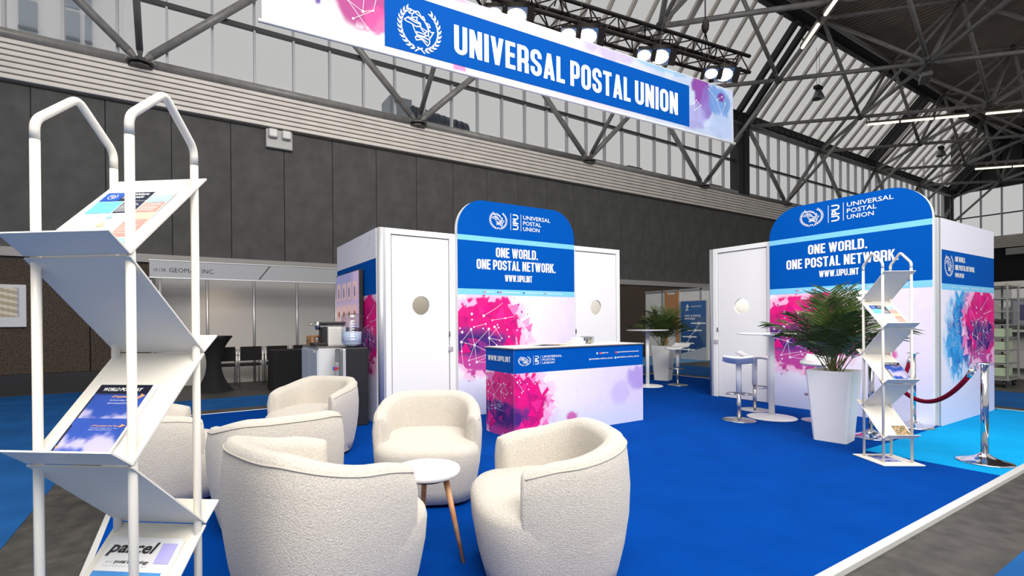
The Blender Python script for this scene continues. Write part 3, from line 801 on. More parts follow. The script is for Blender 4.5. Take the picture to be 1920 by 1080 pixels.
# left side print (faces -x)
MS = frame((-.001, y1-.005, 0), (0, -1, 0), (0, 0, 1))
sp = MB().box((-.004, .10, 0.0), (0, y1, 2.5)).build('side_print', WPRINT, bl)
ws = y1-.10
Print().rect(0, 1.66, ws, 2.12).build('blue_print', BLUEP, MS, sp, .0045)
artgrid('artwork_print', MS, ws, 1.66, lambda x, y: art(x, y, 1.42, 1.15, 1.0, 8, blue=(.42, 1.12, 1.15), W=ws), sp, lift=.0042)
artgrid('artwork_print', MS @ Matrix.Translation((0, 2.12, 0)), ws, .38, lambda x, y: lerp(C3('#F4EFFA')[None], C3('#EAF0FA')[None], vnoise(x, y, 2, 3)), sp, lift=.0042, res=.05)
facets(MS, sp, 1.42, 1.15, 1.0, 7, .01, 1.86, .02, 1.65, lift=.0052)
network(MS, sp, .9, 1.15, .12, ws, zl=.0065)
D_ = Print(); rr = random.Random(4)
for i in range(26): D_.disc(rr.uniform(.1, ws-.1), rr.uniform(2.14, 2.47), rr.uniform(.003, .011), 7)
D_.build('splatter_print', mat('mauve_ink', '#B9A0C8', .5), MS, sp, .006)

# right booth (front faces -x)
br = thing('cabin_booth', 'white cabin at right with rounded blue headline panel and blue-pink splash on its side', 'booth', (7.70, 2.20, 0), 0, None)
def MR(yl, z=0): return frame((0, yl-2.2, z), (0, -1, 0), (0, 0, 1))       # x right, y up, z towards -x
W2 = 3.0
MB().bbox((.075, 0.003, 0), (2.04, .05, 2.5), .004).build('side_wall', WHITE, br)
MB().bbox((.05, W2-.05, 0), (2.04, W2, 2.5), .004).build('side_wall', WHITE, br)
MB().bbox((1.99, .05, 0), (2.04, W2-.05, 2.5), .004).build('rear_wall', WHITE, br)
MB().bbox((.06, 1.95, 0), (1.99, 2.0, 2.5), .004).build('inner_wall', BEI, br)
MB().cyl((.045, W2-.045, 0), (.045, W2-.045, 2.5), .048, n=20).bbox((-.002, W2-.09, 0), (.06, W2-.04, 2.5), .003).build('corner_post', ALU, br)
MB().bbox((0, 0, 0), (.075, .06, 2.5), .01).build('corner_post', ALU, br)
# door bay matrix: local x -> -Y world, y -> +X, z -> Z
MD = Matrix(((0, 1, 0, 0), (-1, 0, 0, W2-.085), (0, 0, 1, 0), (0, 0, 0, 1)))
door_bay(br, MD, .975, -1, 0)
MB().box((.02, .05, 0), (.05, 1.96, 2.5)).build('front_wall', WHITE, br)
MA = frame((-.055, 1.94, 0), (0, -1, 0), (0, 0, 1))
A2 = lambda x, y: art(x, y, .44, 1.12, 1.0, 3, x0=.5, extra=((1.46, .84, .10, '#D63C9C'),))
arch(br, MA, 1.90, 2.945, .075, (2.49, 1.755, 1.672), A2, (.43, .54, 1.25, .245, 1.575, .68, 1.155), (2.75, 2.22, 2.355, 2.03, 2.17, 1.885, 1.975))
facets(MA, br.children[-1], .44, 1.12, 1.0, 2, 0.005, 1.89, 0, 1.66)
network(MA, br.children[-1], 1.0, 0, 0, 1.90)
MRS = frame((.078, -.001, 0), (1, 0, 0), (0, 0, 1))
ws = 1.96
sp = MB().box((.078, -.003, 0), (2.04, .003, 2.5)).build('side_print', WPRINT, br)
Print().rect(0, 1.715, ws, 2.125).build('blue_print', mat('blue_print_side', (0, .085, .40), .65, spec=.04), MRS, sp, .0035)
Print().rect(0, 1.64, ws, 1.715).build('stripe_print', CYANP, MRS, sp, .0035)
Print().rect(0, 2.125, ws, 2.5).build('top_print', mat('pale_lavender_print', '#ECEAF4', .5), MRS, sp, .0035)
artgrid('artwork_print', MRS, ws, 1.64, lambda x, y: art(x, y, 1.48, 1.17, 1.0, 8, blue=(.66, 1.10, 1.12), W=ws), sp, lift=.0035)
facets(MRS, sp, 1.48, 1.17, 1.0, 6, .01, 1.95, .02, 1.63, lift=.0045)
network(MRS, sp, .92, 1.02, .14, ws, zl=.006)
network(MRS, sp, .55, .20, .55, ws, zl=.006)
E_ = Print().emblem(.235, 1.945, .155, .145).bold('ONE WORLD.', .44, 2.0, .80, 2.065).bold('ONE POSTAL NETWORK.', .44, 1.895, 1.16, 1.96).bold('WWW.UPU.INT', .44, 1.805, .76, 1.86)
E_.build('headline_print', WPRINT, MRS, sp, .0055)
social(None, MRS, sp, .3, 1.72, 1.677, .022)

for nm, lc, e in (('cabin_fill', (2.7, 6.9, 2.3), 14), ('cabin_fill', (5.8, 6.9, 2.3), 26), ('cabin_fill', (8.7, 4.7, 2.3), 30)):  # bare point lights added to brighten the cabin interiors, without fixtures
    l = bpy.data.lights.new(nm, 'POINT'); l.energy = e; l.shadow_soft_size = .1; l.color = (1, .95, .88)
    o = bpy.data.objects.new(nm, l); COL.objects.link(o); o.location = lc
# counter
ct = thing('reception_counter', 'reception counter with blue band, pink splash artwork and a white top', 'counter', (3.055, 4.389, 0))
MB().box((0, 0, 0), (2.045, .58, .985)).build('counter_body', WPRINT, ct)
MB().bbox((-.012, -.014, .985), (2.06, .595, 1.0), .003).build('counter_edge', mat('counter_edge_grey', (.16, .15, .14), .5), ct)
MB().box((-.010, -.012, 1.0), (2.058, .593, 1.003)).build('counter_top', WPLAST, ct)
MC = frame((0, 0, 0), (1, 0, 0), (0, 0, 1)); MCL = frame((0, .58, 0), (0, -1, 0), (0, 0, 1))
artgrid('artwork_print', MC, 2.045, .722, lambda x, y: art(x, y, -.10, .34, .80, 3, W=2.04, H=.72, extra=((.82, .17, .10, '#C8389A'), (1.95, .56, .22, '#A890DC'), (1.62, .42, .2, '#C9BCEC'))), ct, lift=.001)
artgrid('artwork_print', MCL, .58, .722, lambda x, y: art(x, y, .46, .34, .80, 3, W=2.6, H=.72), ct, lift=.001)
facets(MC, ct, -.10, .34, .80, 4, .003, 2.04, .01, .715)
facets(MCL, ct, .46, .34, .80, 5, .003, .575, .01, .715)
network(MC, ct, .62, -.32, -.13, 2.04, ymax=.7)
network(MCL, ct, .62, .02, -.16, .57, ymax=.62)
Print().rect(0, .722, 2.045, .985).build('blue_print', BLUEP, MC, ct, .001)
Print().rect(0, .722, .58, .985).build('blue_print', BLUEP, MCL, ct, .001)
p = Print(); logo(p, .055, .86, .115, 1.55); p.text('@UPU_UN', 1.31, .892, 1.42, .91, .03).text('@UNIVERSALPOSTALUNION', 1.58, .892, 1.97, .91, .03)
p.text('@UNIVERSAL POSTAL UNION', 1.10, .822, 1.50, .842, .03).text('@UNIVERSAL_POSTAL_UNION', 1.57, .826, 1.97, .846, .03)
p.build('logo_print', WPRINT, MC, ct, .0026)
p = Print(); p.disc(1.29, .90, .016).disc(1.56, .90, .016).build('icon', mat('icon_red', '#D8455E', .5), MC, ct, .0028)
p = Print(); p.disc(1.235, .90, .014).disc(1.545, .834, .015).build('icon', mat('icon_pale', '#BFE6FA', .5), MC, ct, .0028)
Print().bold('WWW.UPU.INT', .05, .845, .52, .905).build('headline_print', WPRINT, MCL, ct, .0026)
# items on the counter
t = thing('brochure_holder', 'small clear holder with colourful cards at the right of the counter top', 'holder', (4.30, 4.60, 1.003))
MB().bbox((0, 0, 0), (.15, .10, .10), .004).build('holder', CLEAR, t)
MB().box((.01, .02, .005), (.14, .08, .09)).build('cards', mat('mixed_cards', '#35507A', .5, col2='#D9C48C', nscale=25), t)
t = thing('leaflet_stack', 'low stack of white leaflets beside the clear holder on the counter', 'leaflets', (4.08, 4.58, 1.003))
MB().bbox((0, 0, 0), (.20, .14, .045), .002).build('leaflets', PAPER, t)
MB().bbox((.08, .03, .045), (.20, .13, .085), .002).build('leaflets', PAPER, t)
t = thing('leaflet_fan', 'thin dark and orange leaflets spread flat near the left of the counter top', 'leaflets', (3.60, 4.55, 1.003))
for i, (x, c, r_) in enumerate(((0, '#4A4744', .2), (.09, '#6A6560', -.1), (.17, '#3E3C3A', .3), (.30, '#E9C79A', .05))):
    b = MB().box((x, 0, .002*i), (x+.14, .2, .002*i+.003)); b.v = [(v[0]*math.cos(r_)-v[1]*math.sin(r_), v[0]*math.sin(r_)+v[1]*math.cos(r_), v[2]) for v in b.v]
    b.build('leaflet', mat('leaflet_%s' % 'abcd'[i], c, .5), t)

# TV on the left side wall
t = thing('wall_screen', 'flat television on the left side of the left cabin showing a product menu', 'television', (2.06, 7.66, 1.22))
MB().bbox((-.075, -1.20, 0), (-.02, 0, .80), .006).box((-.02, -.9, .2), (0.008, -.3, .6)).build('screen_body', BLACK, t)
MT = frame((-.0755, -.012, .012), (0, -1, 0), (0, 0, 1))
def scr(x, y):
    c = lerp(C3('#8E8CBE')[None], C3('#D7B4C4')[None], sstep(.72, .2, y/.78))
    c = lerp(c, C3('#C6A8D0')[None], sstep(.3, .0, np.abs(x/1.18-.9)))
    g = ((np.mod(x-.08, .27) < .2) & (np.mod(y-.06, .33) < .25) & (y < .68)).astype(float)
    return lerp(c, C3('#E2B7A8')[None], g*.7)
artgrid('screen_image', MT, 1.176, .776, scr, t, res=.02, lift=.001)
b = t.children[-1]; b.data.materials[0] = attrmat('screen_glow', .2, .35)
q = Print()
for i in range(4):
    q.poly([(x, y) for x, y in [(.15+i*.27, .42), (.2+i*.27, .45), (.19+i*.27, .56), (.15+i*.27, .58)]])
q.build('screen_items', mat('screen_blue_items', '#5A72B8', .4), MT, t, .003)
q = Print()
for i in range(4): q.disc(.17+i*.27, .19, .045, 9)
q.build('screen_items', mat('screen_orange_items', '#C98A58', .4), MT, t, .003)

# ================================================================== BANNER, TRUSS, FLOODS
bd = Vector((.99886, -.04763, 0))
bn = thing('hanging_banner', 'long hanging fascia banner with white headline lettering on blue and splash artwork', 'banner', (.62, 4.95, 0))
BM = frame((0, 0, 4.10), bd, (0, 0, 1))
MB().prism([(0, .03), (6.90, .03), (6.89, .845), (0, .85)], BM @ Matrix.Translation((0, 0, -.012)), .012).build('banner_fabric', WPRINT, bn)
def banart(x, y):
    rs = np.random.RandomState(11); n = 240; px = rs.uniform(0, 6.9, n); py = rs.uniform(0, .85, n)
    best = np.full(x.shape, 1e9); idx = np.zeros(x.shape, int)
    for i in range(n):
        d = (x-px[i])**2+(y-py[i])**2; m = d < best; best[m] = d[m]; idx[m] = i
    fac = rs.uniform(-1, 1, n)[idx]; no = vnoise(x, y, 5, 3)*.5+vnoise(x, y, 6, 8)*.5-.5
    c = lerp(C3('#F4F2F6')[None], C3('#E6DDF0')[None], sstep(1.5, 4.0, x)*np.ones_like(x))
    c = lerp(c, C3('#C4D6F4')[None], sstep(3.6, 5.8, x)*.9)
    def bl_(cx, cy, rx, ry, h, s=1.0):
        nonlocal c
        r = np.sqrt(((x-cx)/rx)**2+((y-cy)/ry)**2)+no*.7+fac*.12
        c = lerp(c, C3(h)[None], sstep(1.05, .75, r)*s)
    bl_(.15, .75, .35, .45, '#BFE2F6', .9); bl_(.38, .75, .25, .32, '#8CCBEE', .8); bl_(.52, .85, .16, .36, '#2C7FCC'); bl_(.50, .42, .06, .14, '#5A3C9C')
    bl_(1.02, .70, .42, .50, '#B02A86'); bl_(1.05, .85, .24, .20, '#7C2A7E'); bl_(1.12, .3, .14, .16, '#EE3C98', .9); bl_(1.35, .88, .5, .10, '#EE8FC6', .7); bl_(2.05, .02, .1, .1, '#F48CC8'); bl_(1.95, .86, .5, .08, '#F0A0CC', .8)
    bl_(4.3, .8, .5, .14, '#CFC4EC', .9); bl_(5.2, .83, .6, .10, '#9CC8EE', .9)
    bl_(6.12, .70, .20, .32, '#8C4AA8'); bl_(6.25, .45, .16, .30, '#8A6CC4', .9); bl_(6.55, .55, .25, .30, '#6C9CE0', .9); bl_(6.6, .66, .08, .07, '#7C3AA0'); bl_(6.0, .25, .3, .2, '#A9A6E4', .8); bl_(6.55, .2, .3, .2, '#B9CDF4', .9)
    return np.clip(c*(.69+.05*fac[:, None]), 0, 1)
artgrid('artwork_print', BM @ Matrix.Translation((0, .03, 0)), 6.89, .815, banart, bn, res=.015, lift=.001)
MB().tube([BM @ Vector((-.03, .018, -.005)), BM @ Vector((6.94, .018, -.005))], .018, 10).build('bottom_pole', WPRINT, bn)
MB().tube([BM @ Vector((-.02, .845, -.012)), BM @ Vector((6.90, .845, -.012))], .012, 8).build('top_pole', WPRINT, bn)
for x in (.9, 2.3, 3.75, 5.2, 6.6):
    MB().tube([BM @ Vector((x, .85, -.01)), BM @ Vector((x+.03, 1.5, .1))], .003, 5).build('suspension_wire', BLACK, bn)
Print().rect(1.178, .09, 5.861, .70).build('blue_print', mat('banner_blue', (0, .068, .33), .65, spec=.04), BM, bn, .004)
Print().bold('UNIVERSAL', 1.98, .212, 3.53, .535, .075).bold('POSTAL', 3.62, .212, 4.665, .535, .075).bold('UNION', 4.75, .212, 5.61, .535, .075).build('headline_print', WPRINT, BM, bn, .006)
Print().emblem(1.570, .372, .255, .262).build('emblem_print', WPRINT, BM, bn, .006)
p = Print(); rr = random.Random(3)
pts = [(.10, .70), (.30, .62), (.50, .70), (.55, .52), (.62, .72), (.75, .78), (.42, .20), (.70, .30), (.80, .45), (.98, .72), (.95, .38), (1.06, .42), (1.12, .68), (1.0, .22), (.85, .28), (1.14, .2)]
for a in pts: p.disc(a[0], a[1], rr.uniform(.006, .016), 9)
for i, j in ((0, 1), (1, 2), (2, 3), (3, 4), (4, 5), (1, 6), (3, 6), (3, 7), (5, 9), (9, 10), (10, 11), (11, 12), (8, 10), (8, 13), (5, 8), (14, 11), (9, 12)): p.line([pts[i], pts[j]], .004)
pts = [(5.95, .45), (6.02, .52), (6.12, .46), (5.98, .36), (6.5, .62), (6.62, .70), (6.7, .6), (6.6, .42), (6.3, .75)]
for a in pts: p.disc(a[0], a[1], .010, 9)
for i, j in ((0, 1), (1, 2), (2, 3), (3, 0), (4, 5), (5, 6), (6, 7), (4, 7), (4, 8)): p.line([pts[i], pts[j]], .004)
p.build('network_print', WPRINT, BM, bn, .003)
# truss: 30 cm box truss
TA, TB = Vector((-1.6, 5.90, 5.45)), Vector((8.15, 4.72, 5.45))
td = (TB-TA); TL = td.length; td.normalize(); tn = Vector((-td.y, td.x, 0))
tr = thing('lighting_truss', 'black lattice lighting truss hanging behind the banner', 'truss', TA, math.atan2(td.y, td.x))
S_ = .27
for y in (0, S_):
    for z in (0, S_): MB().cyl((0, y, z), (TL, y, z), .028, n=10).build('chord', TRUSS, tr)
lac = MB(); nb = int(TL/.25)
for i in range(nb):
    a, b = i*TL/nb, (i+1)*TL/nb
    for (p0, p1) in (((a, 0, 0), (b, 0, S_)), ((a, S_, S_), (b, S_, 0)), ((a, 0, 0), (b, S_, 0)), ((a, S_, S_), (b, 0, S_))): lac.cyl(p0 if i % 2 else (p0[0], p0[1], p1[2]) if p0[1] == p1[1] else (p0[0], p1[1], p0[2]), p1 if i % 2 else (p1[0], p1[1], p0[2]) if p0[1] == p1[1] else (p1[0], p0[1], p1[2]), .011, n=6, cap=False)
o = lac.build('lacing', TRUSS, tr); o['kind'] = 'stuff'
def hoist(x, y, z0, z1, lbl):
    t = thing('chain_hoist', lbl, 'hoist', (x, y, z0))
    MB().cyl((0, 0, 0), (0, 0, z1-z0), .010, n=6).build('steel_cable', TRUSS, t)
    MB().lathe([(.02, .25), (.05, .3), (.06, .38), (.03, .48)], n=12).build('shackle', TRUSS, t)
    MB().tube([(-.12, 0, -.05), (0, 0, .28), (.12, 0, -.05)], .010, 6).build('sling', TRUSS, t)
hoist(7.32, 4.97, 5.74, 9.6, 'cable and shackle holding the right end of the truss')
hoist(4.55, 5.31, 5.74, 9.6, 'cable and shackle holding the truss above the word POSTAL')
def flood(px, z, name_lbl):
    p = TA + td*((px-TA.x)/td.x)
    t = thing('flood_light', name_lbl, 'floodlight', (p.x, p.y+.08, 5.45), 0, 'floodlights on the truss')
    Rz = Matrix.Rotation(R(-30), 4, 'Z') @ Matrix.Rotation(R(36), 4, 'X')
    for k, (dx, dz, s) in enumerate(((.04, -.17, 1.0), (-.30, -.24, .72))):
        T_ = Matrix.Translation((dx, -.10, dz)) @ Rz @ Matrix.Scale(s, 4)
        hsg = MB().add([(-.15, -.02, -.11), (.15, -.02, -.11), (.15, -.02, .11), (-.15, -.02, .11), (-.09, .16, -.07), (.09, .16, -.07), (.09, .16, .07), (-.09, .16, .07)],
                       [(4, 5, 6, 7), (0, 1, 5, 4), (1, 2, 6, 5), (2, 3, 7, 6), (3, 0, 4, 7)])
        h = ob('lamp_housing', tmesh(hsg.mesh('lamp_housing', TRUSS), T_), t)
        ob('lamp_face', tmesh(MB().add([(.135*math.cos(R(30*q_)), -.016, .095*math.sin(R(30*q_))) for q_ in range(12)], [tuple(range(12))]).add([(-.15, -.012, -.11), (.15, -.012, -.11), (.15, -.012, .11), (-.15, -.012, .11)], [(0, 1, 2, 3)], 1).mesh('lamp_face', [LAMPE, BRUSH]), T_), h)
        bd_ = MB().add([(-.15, -.02, .11), (.15, -.02, .11), (.16, -.06, .17), (-.16, -.06, .17)], [(0, 1, 2, 3)])
        bd_.add([(.15, -.02, -.11), (.15, -.02, .11), (.24, -.04, .12), (.24, -.04, -.12)], [(0, 1, 2, 3)])
        bd_.add([(-.15, -.02, -.11), (-.15, -.02, .11), (-.24, -.04, .12), (-.24, -.04, -.12)], [(0, 1, 2, 3)])
        ob('barn_door', tmesh(bd_.mesh('barn_door', TRUSS), T_), h)
        ob('yoke', tmesh(MB().tube([(-.17, .05, 0), (-.17, .05, .22), (.17, .05, .22), (.17, .05, 0)], .012, 6).mesh('yoke', TRUSS), T_), h)
    l = bpy.data.lights.new('flood', 'SPOT'); l.energy = 110; l.spot_size = R(110); l.spot_blend = .6; l.color = (1, .93, .82); l.shadow_soft_size = .12
    lo = bpy.data.objects.new('flood_light_beam', l); COL.objects.link(lo); lo.location = (p.x, p.y-.75, 5.0); 
    dd = Vector((-.25, -.80, -1.0)); lo.rotation_euler = dd.to_track_quat('-Z', 'Y').to_euler()
flood(3.68, 5.2, 'pair of lit floodlights above the first letters of the banner headline')
flood(4.80, 5.2, 'pair of lit floodlights above the word POSTAL')
flood(6.12, 5.2, 'pair of lit floodlights above the word UNION')
flood(7.48, 5.2, 'pair of lit floodlights at the right end of the truss')
# ================================================================== LOUNGE CHAIRS
def sup(a, hx, hy, n=3.0):
    c, s = math.cos(a), math.sin(a)
    return hx*math.copysign(abs(c)**(2/n), c), hy*math.copysign(abs(s)**(2/n), s)
def smooth_mesh(v, f, name, m, sub=1):
    me = bpy.data.meshes.new(name); me.from_pydata(v, [], f); me.materials.append(m)
    me.polygons.foreach_set('use_smooth', [True]*len(me.polygons)); me.update(); return me
def build_chair(lbl, loc, rz):
    """barrel chair: faces -y, 0.74 wide; outer shell wraps back and sides, seat block bulges forward"""
    t = thing('barrel_chair', lbl, 'armchair', loc, rz, 'cream barrel armchairs in the lounge')
    HX, HY = .40, .385
    # plinth
    n = 32
    MB().add([(*sup(2*PI*i/n, .27, .26), 0) for i in range(n)]+[(*sup(2*PI*i/n, .27, .26), .03) for i in range(n)],
             [(i, (i+1) % n, n+(i+1) % n, n+i) for i in range(n)]+[tuple(range(n, 2*n))]).build('plinth', BLACK, t)
    # seat block
    n = 48; prof = [(0, .80, .025), (0, .84, .03), (0, .90, .12), (0, .965, .26), (0, .985, .36), (0, .965, .405), (0, .90, .435), (0, .75, .452), (0, .4, .465), (0, .05, .468)]
    v = []; f = []
    for _, s, z in prof:
        for i in range(n):
            a = 2*PI*i/n; x, y = sup(a, HX, HY, 3.2)
            yy = y*s; front = max(0, -y/HY)
            v.append((x*s, yy-.01, z-(.015*front if z > .4 else 0)))
    m = len(prof)
    f = [(j*n+i, j*n+(i+1) % n, (j+1)*n+(i+1) % n, (j+1)*n+i) for j in range(m-1) for i in range(n)]
    f.append(tuple((m-1)*n+i for i in range(n))); f.append(tuple(reversed(range(n))))
    ob('seat', smooth_mesh(v, f, 'seat', BOUCLE), t)
    # wrap-around shell: angles from right arm front over the back to the left arm front
    A0, A1, K = -22, 202, 46
    v = []; f = []
    def section(a, e=0.0):
        ar = R(a)
        x, y = sup(ar, 1, 1, 2.9)
        k = abs(a-90)/112                    # 0 at the back, 1 at the arm front
        top = .735 - .115*(max(0, k-.28)/.72)**1.3
        th = .115 - .02*k
        P = []
        for s, z in ((.84, .028), (.885, .10), (.95, .22), (1.0, .36), (1.015, .50), (1.0, .60)):
            P.append((x*HX*s, y*HY*s, min(z, top-.08)))
        so = .975
        P += [(x*HX*so, y*HY*so, top-.035), (x*HX*(so-.04), y*HY*(so-.04), top-.006), (x*HX*(so-.10), y*HY*(so-.10), top)]
        ri = so-th/HX*.95
        P += [(x*HX*(ri+.04), y*HY*(ri+.04), top-.01), (x*HX*ri, y*HY*ri, top-.05), (x*HX*(ri-.02), y*HY*(ri-.02), top-.15), (x*HX*(ri-.02), y*HY*(ri-.02), .40), (x*HX*(ri-.05), y*HY*(ri-.05), .10)]
        if e:
            cx = sum(p[0] for p in P)/len(P); cy = sum(p[1] for p in P)/len(P)
            dx = (1 if a > 90 else -1)
            tx, ty = -math.sin(ar)*dx, math.cos(ar)*dx
            P = [((cx+(p[0]-cx)*(1-e*.9))+0, (cy+(p[1]-cy)*(1-e*.9))-.03*math.sqrt(max(0, 1-(1-e)**2)), p[2]-e*.03*(1 if p[2] > .5 else 0)) for p in P]
        return P
    secs = [section(A0, .75), section(A0, .35), section(A0, .1)]+[section(A0+(A1-A0)*i/K) for i in range(K+1)]+[section(A1, .1), section(A1, .35), section(A1, .75)]
    m = len(secs[0])
    for s in secs: v += s
    for i in range(len(secs)-1):
        for j in range(m-1): f.append((i*m+j, (i+1)*m+j, (i+1)*m+j+1, i*m+j+1))
    f.append(tuple(range(m))); f.append(tuple(reversed(range((len(secs)-1)*m, len(secs)*m))))
    ob('backrest', smooth_mesh([(a, b, c) for a, b, c in v], f, 'backrest', BOUCLE), t)
    # piping seam just under the rim
    pts = [section(A0+(A1-A0)*i/K)[6] for i in range(K+1)]
    MB().tube([(p[0]*1.003, p[1]*1.003, p[2]) for p in pts], .0035, 6).build('piping', mat('seam_cream', (.50, .46, .40), .9), t)
    return t
def face(dx, dy): return math.atan2(dy, dx)+PI/2     # chair built facing -y
ch = build_chair('cream boucle barrel chair at front left, its broad back to the camera', (.50, 2.20, 0), face(.955, .29))
ch.scale = (1.05, 1.05, 1.07); ch.location = (.55, 2.33, 0)
clone(ch, (1.56, 3.38, 0), face(-.45, -.86), 'cream boucle barrel chair facing the camera behind the small round table')
clone(ch, (1.61, 2.03, 0), face(-.80, .35), 'cream boucle barrel chair at front right of the round table, seen from its side')
clone(ch, (.50, 3.46, 0), face(-.1, 1), 'cream boucle barrel chair whose back is seen behind the front left chair')
clone(ch, (1.07, 5.03, 0), face(-.75, -.66), 'farthest cream boucle barrel chair, beside the black water cooler')
clone(ch, (-.15, 4.36, 0), face(.95, .1), 'cream boucle barrel chair partly hidden behind the large brochure rack')

for o_ in COL.objects:
    if o_.name.startswith('barrel_chair.'): o_.scale = (1, 1, 1)
# coffee table
t = thing('coffee_table', 'small round white table with splayed beech legs among the cream chairs', 'table', (1.12, 2.44, 0), .3)
MB().lathe([(.160, .464), (.176, .47), (.179, .49), (.176, .50), (.170, .502)], n=48).build('tabletop', WPLAST, t)
for k in range(3):
    a = R(-62+120*k); MB().cyl((.10*math.cos(a), .10*math.sin(a), .462), (.20*math.cos(a), .20*math.sin(a), 0), .017, .011, 12).build('leg', WOOD, t)
MB().cyl((0, 0, .445), (0, 0, .463), .12, n=24).build('mounting_plate', BLACK, t)

# ================================================================== BAR TABLES AND STOOLS
def bar_table(lbl, loc):
    t = thing('bar_table', lbl, 'table', loc, 0, 'tall white bar tables')
    MB().lathe([(.0, 1.095), (.36, 1.095), (.40, 1.102), (.402, 1.11), (.40, 1.115), (.0, 1.116)], n=56).build('tabletop', WPLAST, t)
    MB().cyl((0, 0, .01), (0, 0, 1.095), .036, n=24).cyl((0, 0, 1.075), (0, 0, 1.096), .09, n=24).build('column', WPLAST, t)
    MB().lathe([(.29, 0), (.292, .008), (.28, .014), (.10, .022), (.04, .03), (.036, .04)], n=56).build('base_plate', WPLAST, t)
    return t
bt = bar_table('tall round white bar table in front of the right booth door', (6.62, 3.57, 0))
clone(bt, (7.83, 6.62, 0), 0, 'far tall white bar table just right of the reception counter')
def bar_stool(lbl, loc, rz):
    t = thing('bar_stool', lbl, 'stool', loc, rz, 'white and chrome bar stools')
    # curved seat: rises at the back (+y), waterfall front
    prof = [(-.20, .735), (-.17, .752), (-.10, .765), (0, .762), (.08, .768), (.15, .792), (.20, .825), (.215, .835)]
    v = []; f = []; W_ = 9; th = .020
    for lay in (0, 1):
        for (y, z) in prof:
            for i in range(W_):
                u = -1+2*i/(W_-1); k = (y+.2)/.415; hw = .185*(1-.10*(2*k-1)**4)
                v.append((u*hw, y, z+.012*u*u-(th+.012*(1-abs(u)) if lay else 0)))
    L_ = len(prof); o = L_*W_
    for j in range(L_-1):
        for i in range(W_-1):
            f.append((j*W_+i, j*W_+i+1, (j+1)*W_+i+1, (j+1)*W_+i)); f.append((o+j*W_+i, o+(j+1)*W_+i, o+(j+1)*W_+i+1, o+j*W_+i+1))
    for j in range(L_-1):
        f.append((j*W_, (j+1)*W_, o+(j+1)*W_, o+j*W_)); f.append((j*W_+W_-1, o+j*W_+W_-1, o+(j+1)*W_+W_-1, (j+1)*W_+W_-1))
    for i in range(W_-1):
        f.append((i, o+i, o+i+1, i+1)); f.append(((L_-1)*W_+i, (L_-1)*W_+i+1, o+(L_-1)*W_+i+1, o+(L_-1)*W_+i))
    ob('seat', smooth_mesh(v, f, 'seat', WPLAST), t)
    MB().cyl((0, 0, .36), (0, 0, .735), .034, n=20).build('sleeve', WPLAST, t)
    MB().cyl((0, 0, .01), (0, 0, .36), .024, n=20).build('gas_lift', BRUSH, t)
    MB().lathe([(.195, 0), (.197, .006), (.19, .010), (.05, .018), (.03, .03)], n=48).build('base_plate', BRUSH, t)
    arcp = [(.15*math.cos(R(a)), -.02-.16*math.sin(R(a)), .335) for a in range(0, 181, 15)]
    MB().tube([(.02, 0, .335)]+arcp+[(-.02, 0, .335)], .011, 8).build('footrest', BRUSH, t)
    return t
st = bar_stool('nearest white bar stool with chrome base, left of the near bar table', (6.10, 3.70, 0), R(120))
clone(st, (6.98, 4.00, 0), R(20), 'white bar stool standing against the right booth door')
clone(st, (6.90, 3.13, 0), R(-75), 'white bar stool half hidden behind the large white planter')
clone(st, (8.43, 6.38, 0), R(-80), 'white bar stool in front of the far palm')
clone(st, (7.42, 6.95, 0), R(60), 'white bar stool mostly hidden behind the right end of the counter')

# ================================================================== PALMS
def frond_mesh(L, droop, seed, nl=21):
    rs = random.Random(seed); b = MB(); pts = []
    for i in range(13):
        s = i/12; pts.append(Vector((L*(s*.78*math.sin(droop)+.30*s*s*math.sin(droop)), 0, L*(s*math.cos(droop*.55)-.42*s*s*s*droop))))
    b.tube(pts, [.0055*(1-.8*i/12) for i in range(13)], 5, 0)
    for i in range(nl):
        s = .34+.66*i/(nl-1); k = s*12; i0 = min(11, int(k)); p = pts[i0].lerp(pts[i0+1], k-i0); d = (pts[i0+1]-pts[i0]).normalized()
        up = d.cross(Vector((0, 1, 0))).normalized()
        for sd_ in (-1, 1):
            ll = L*.36*math.sin(PI*(.18+.80*(1-s)**.9))*rs.uniform(.85, 1.1)+.03
            dr = (d*.75+Vector((0, sd_*.8, 0))+up*-.12*rs.uniform(.2, 1)).normalized()
            w = d.cross(Vector((0, sd_, 0))).normalized().cross(dr).normalized()*.0052
            g = Vector((0, 0, -ll*.20*rs.uniform(.5, 1.6)))
            q = [p-w, p+w, p+dr*ll*.5+w*1.4+g*.25, p+dr*ll+g, p+dr*ll*.5-w*1.4+g*.25]
            b.add(q, [(0, 1, 2, 3, 4)], 1)
    return b
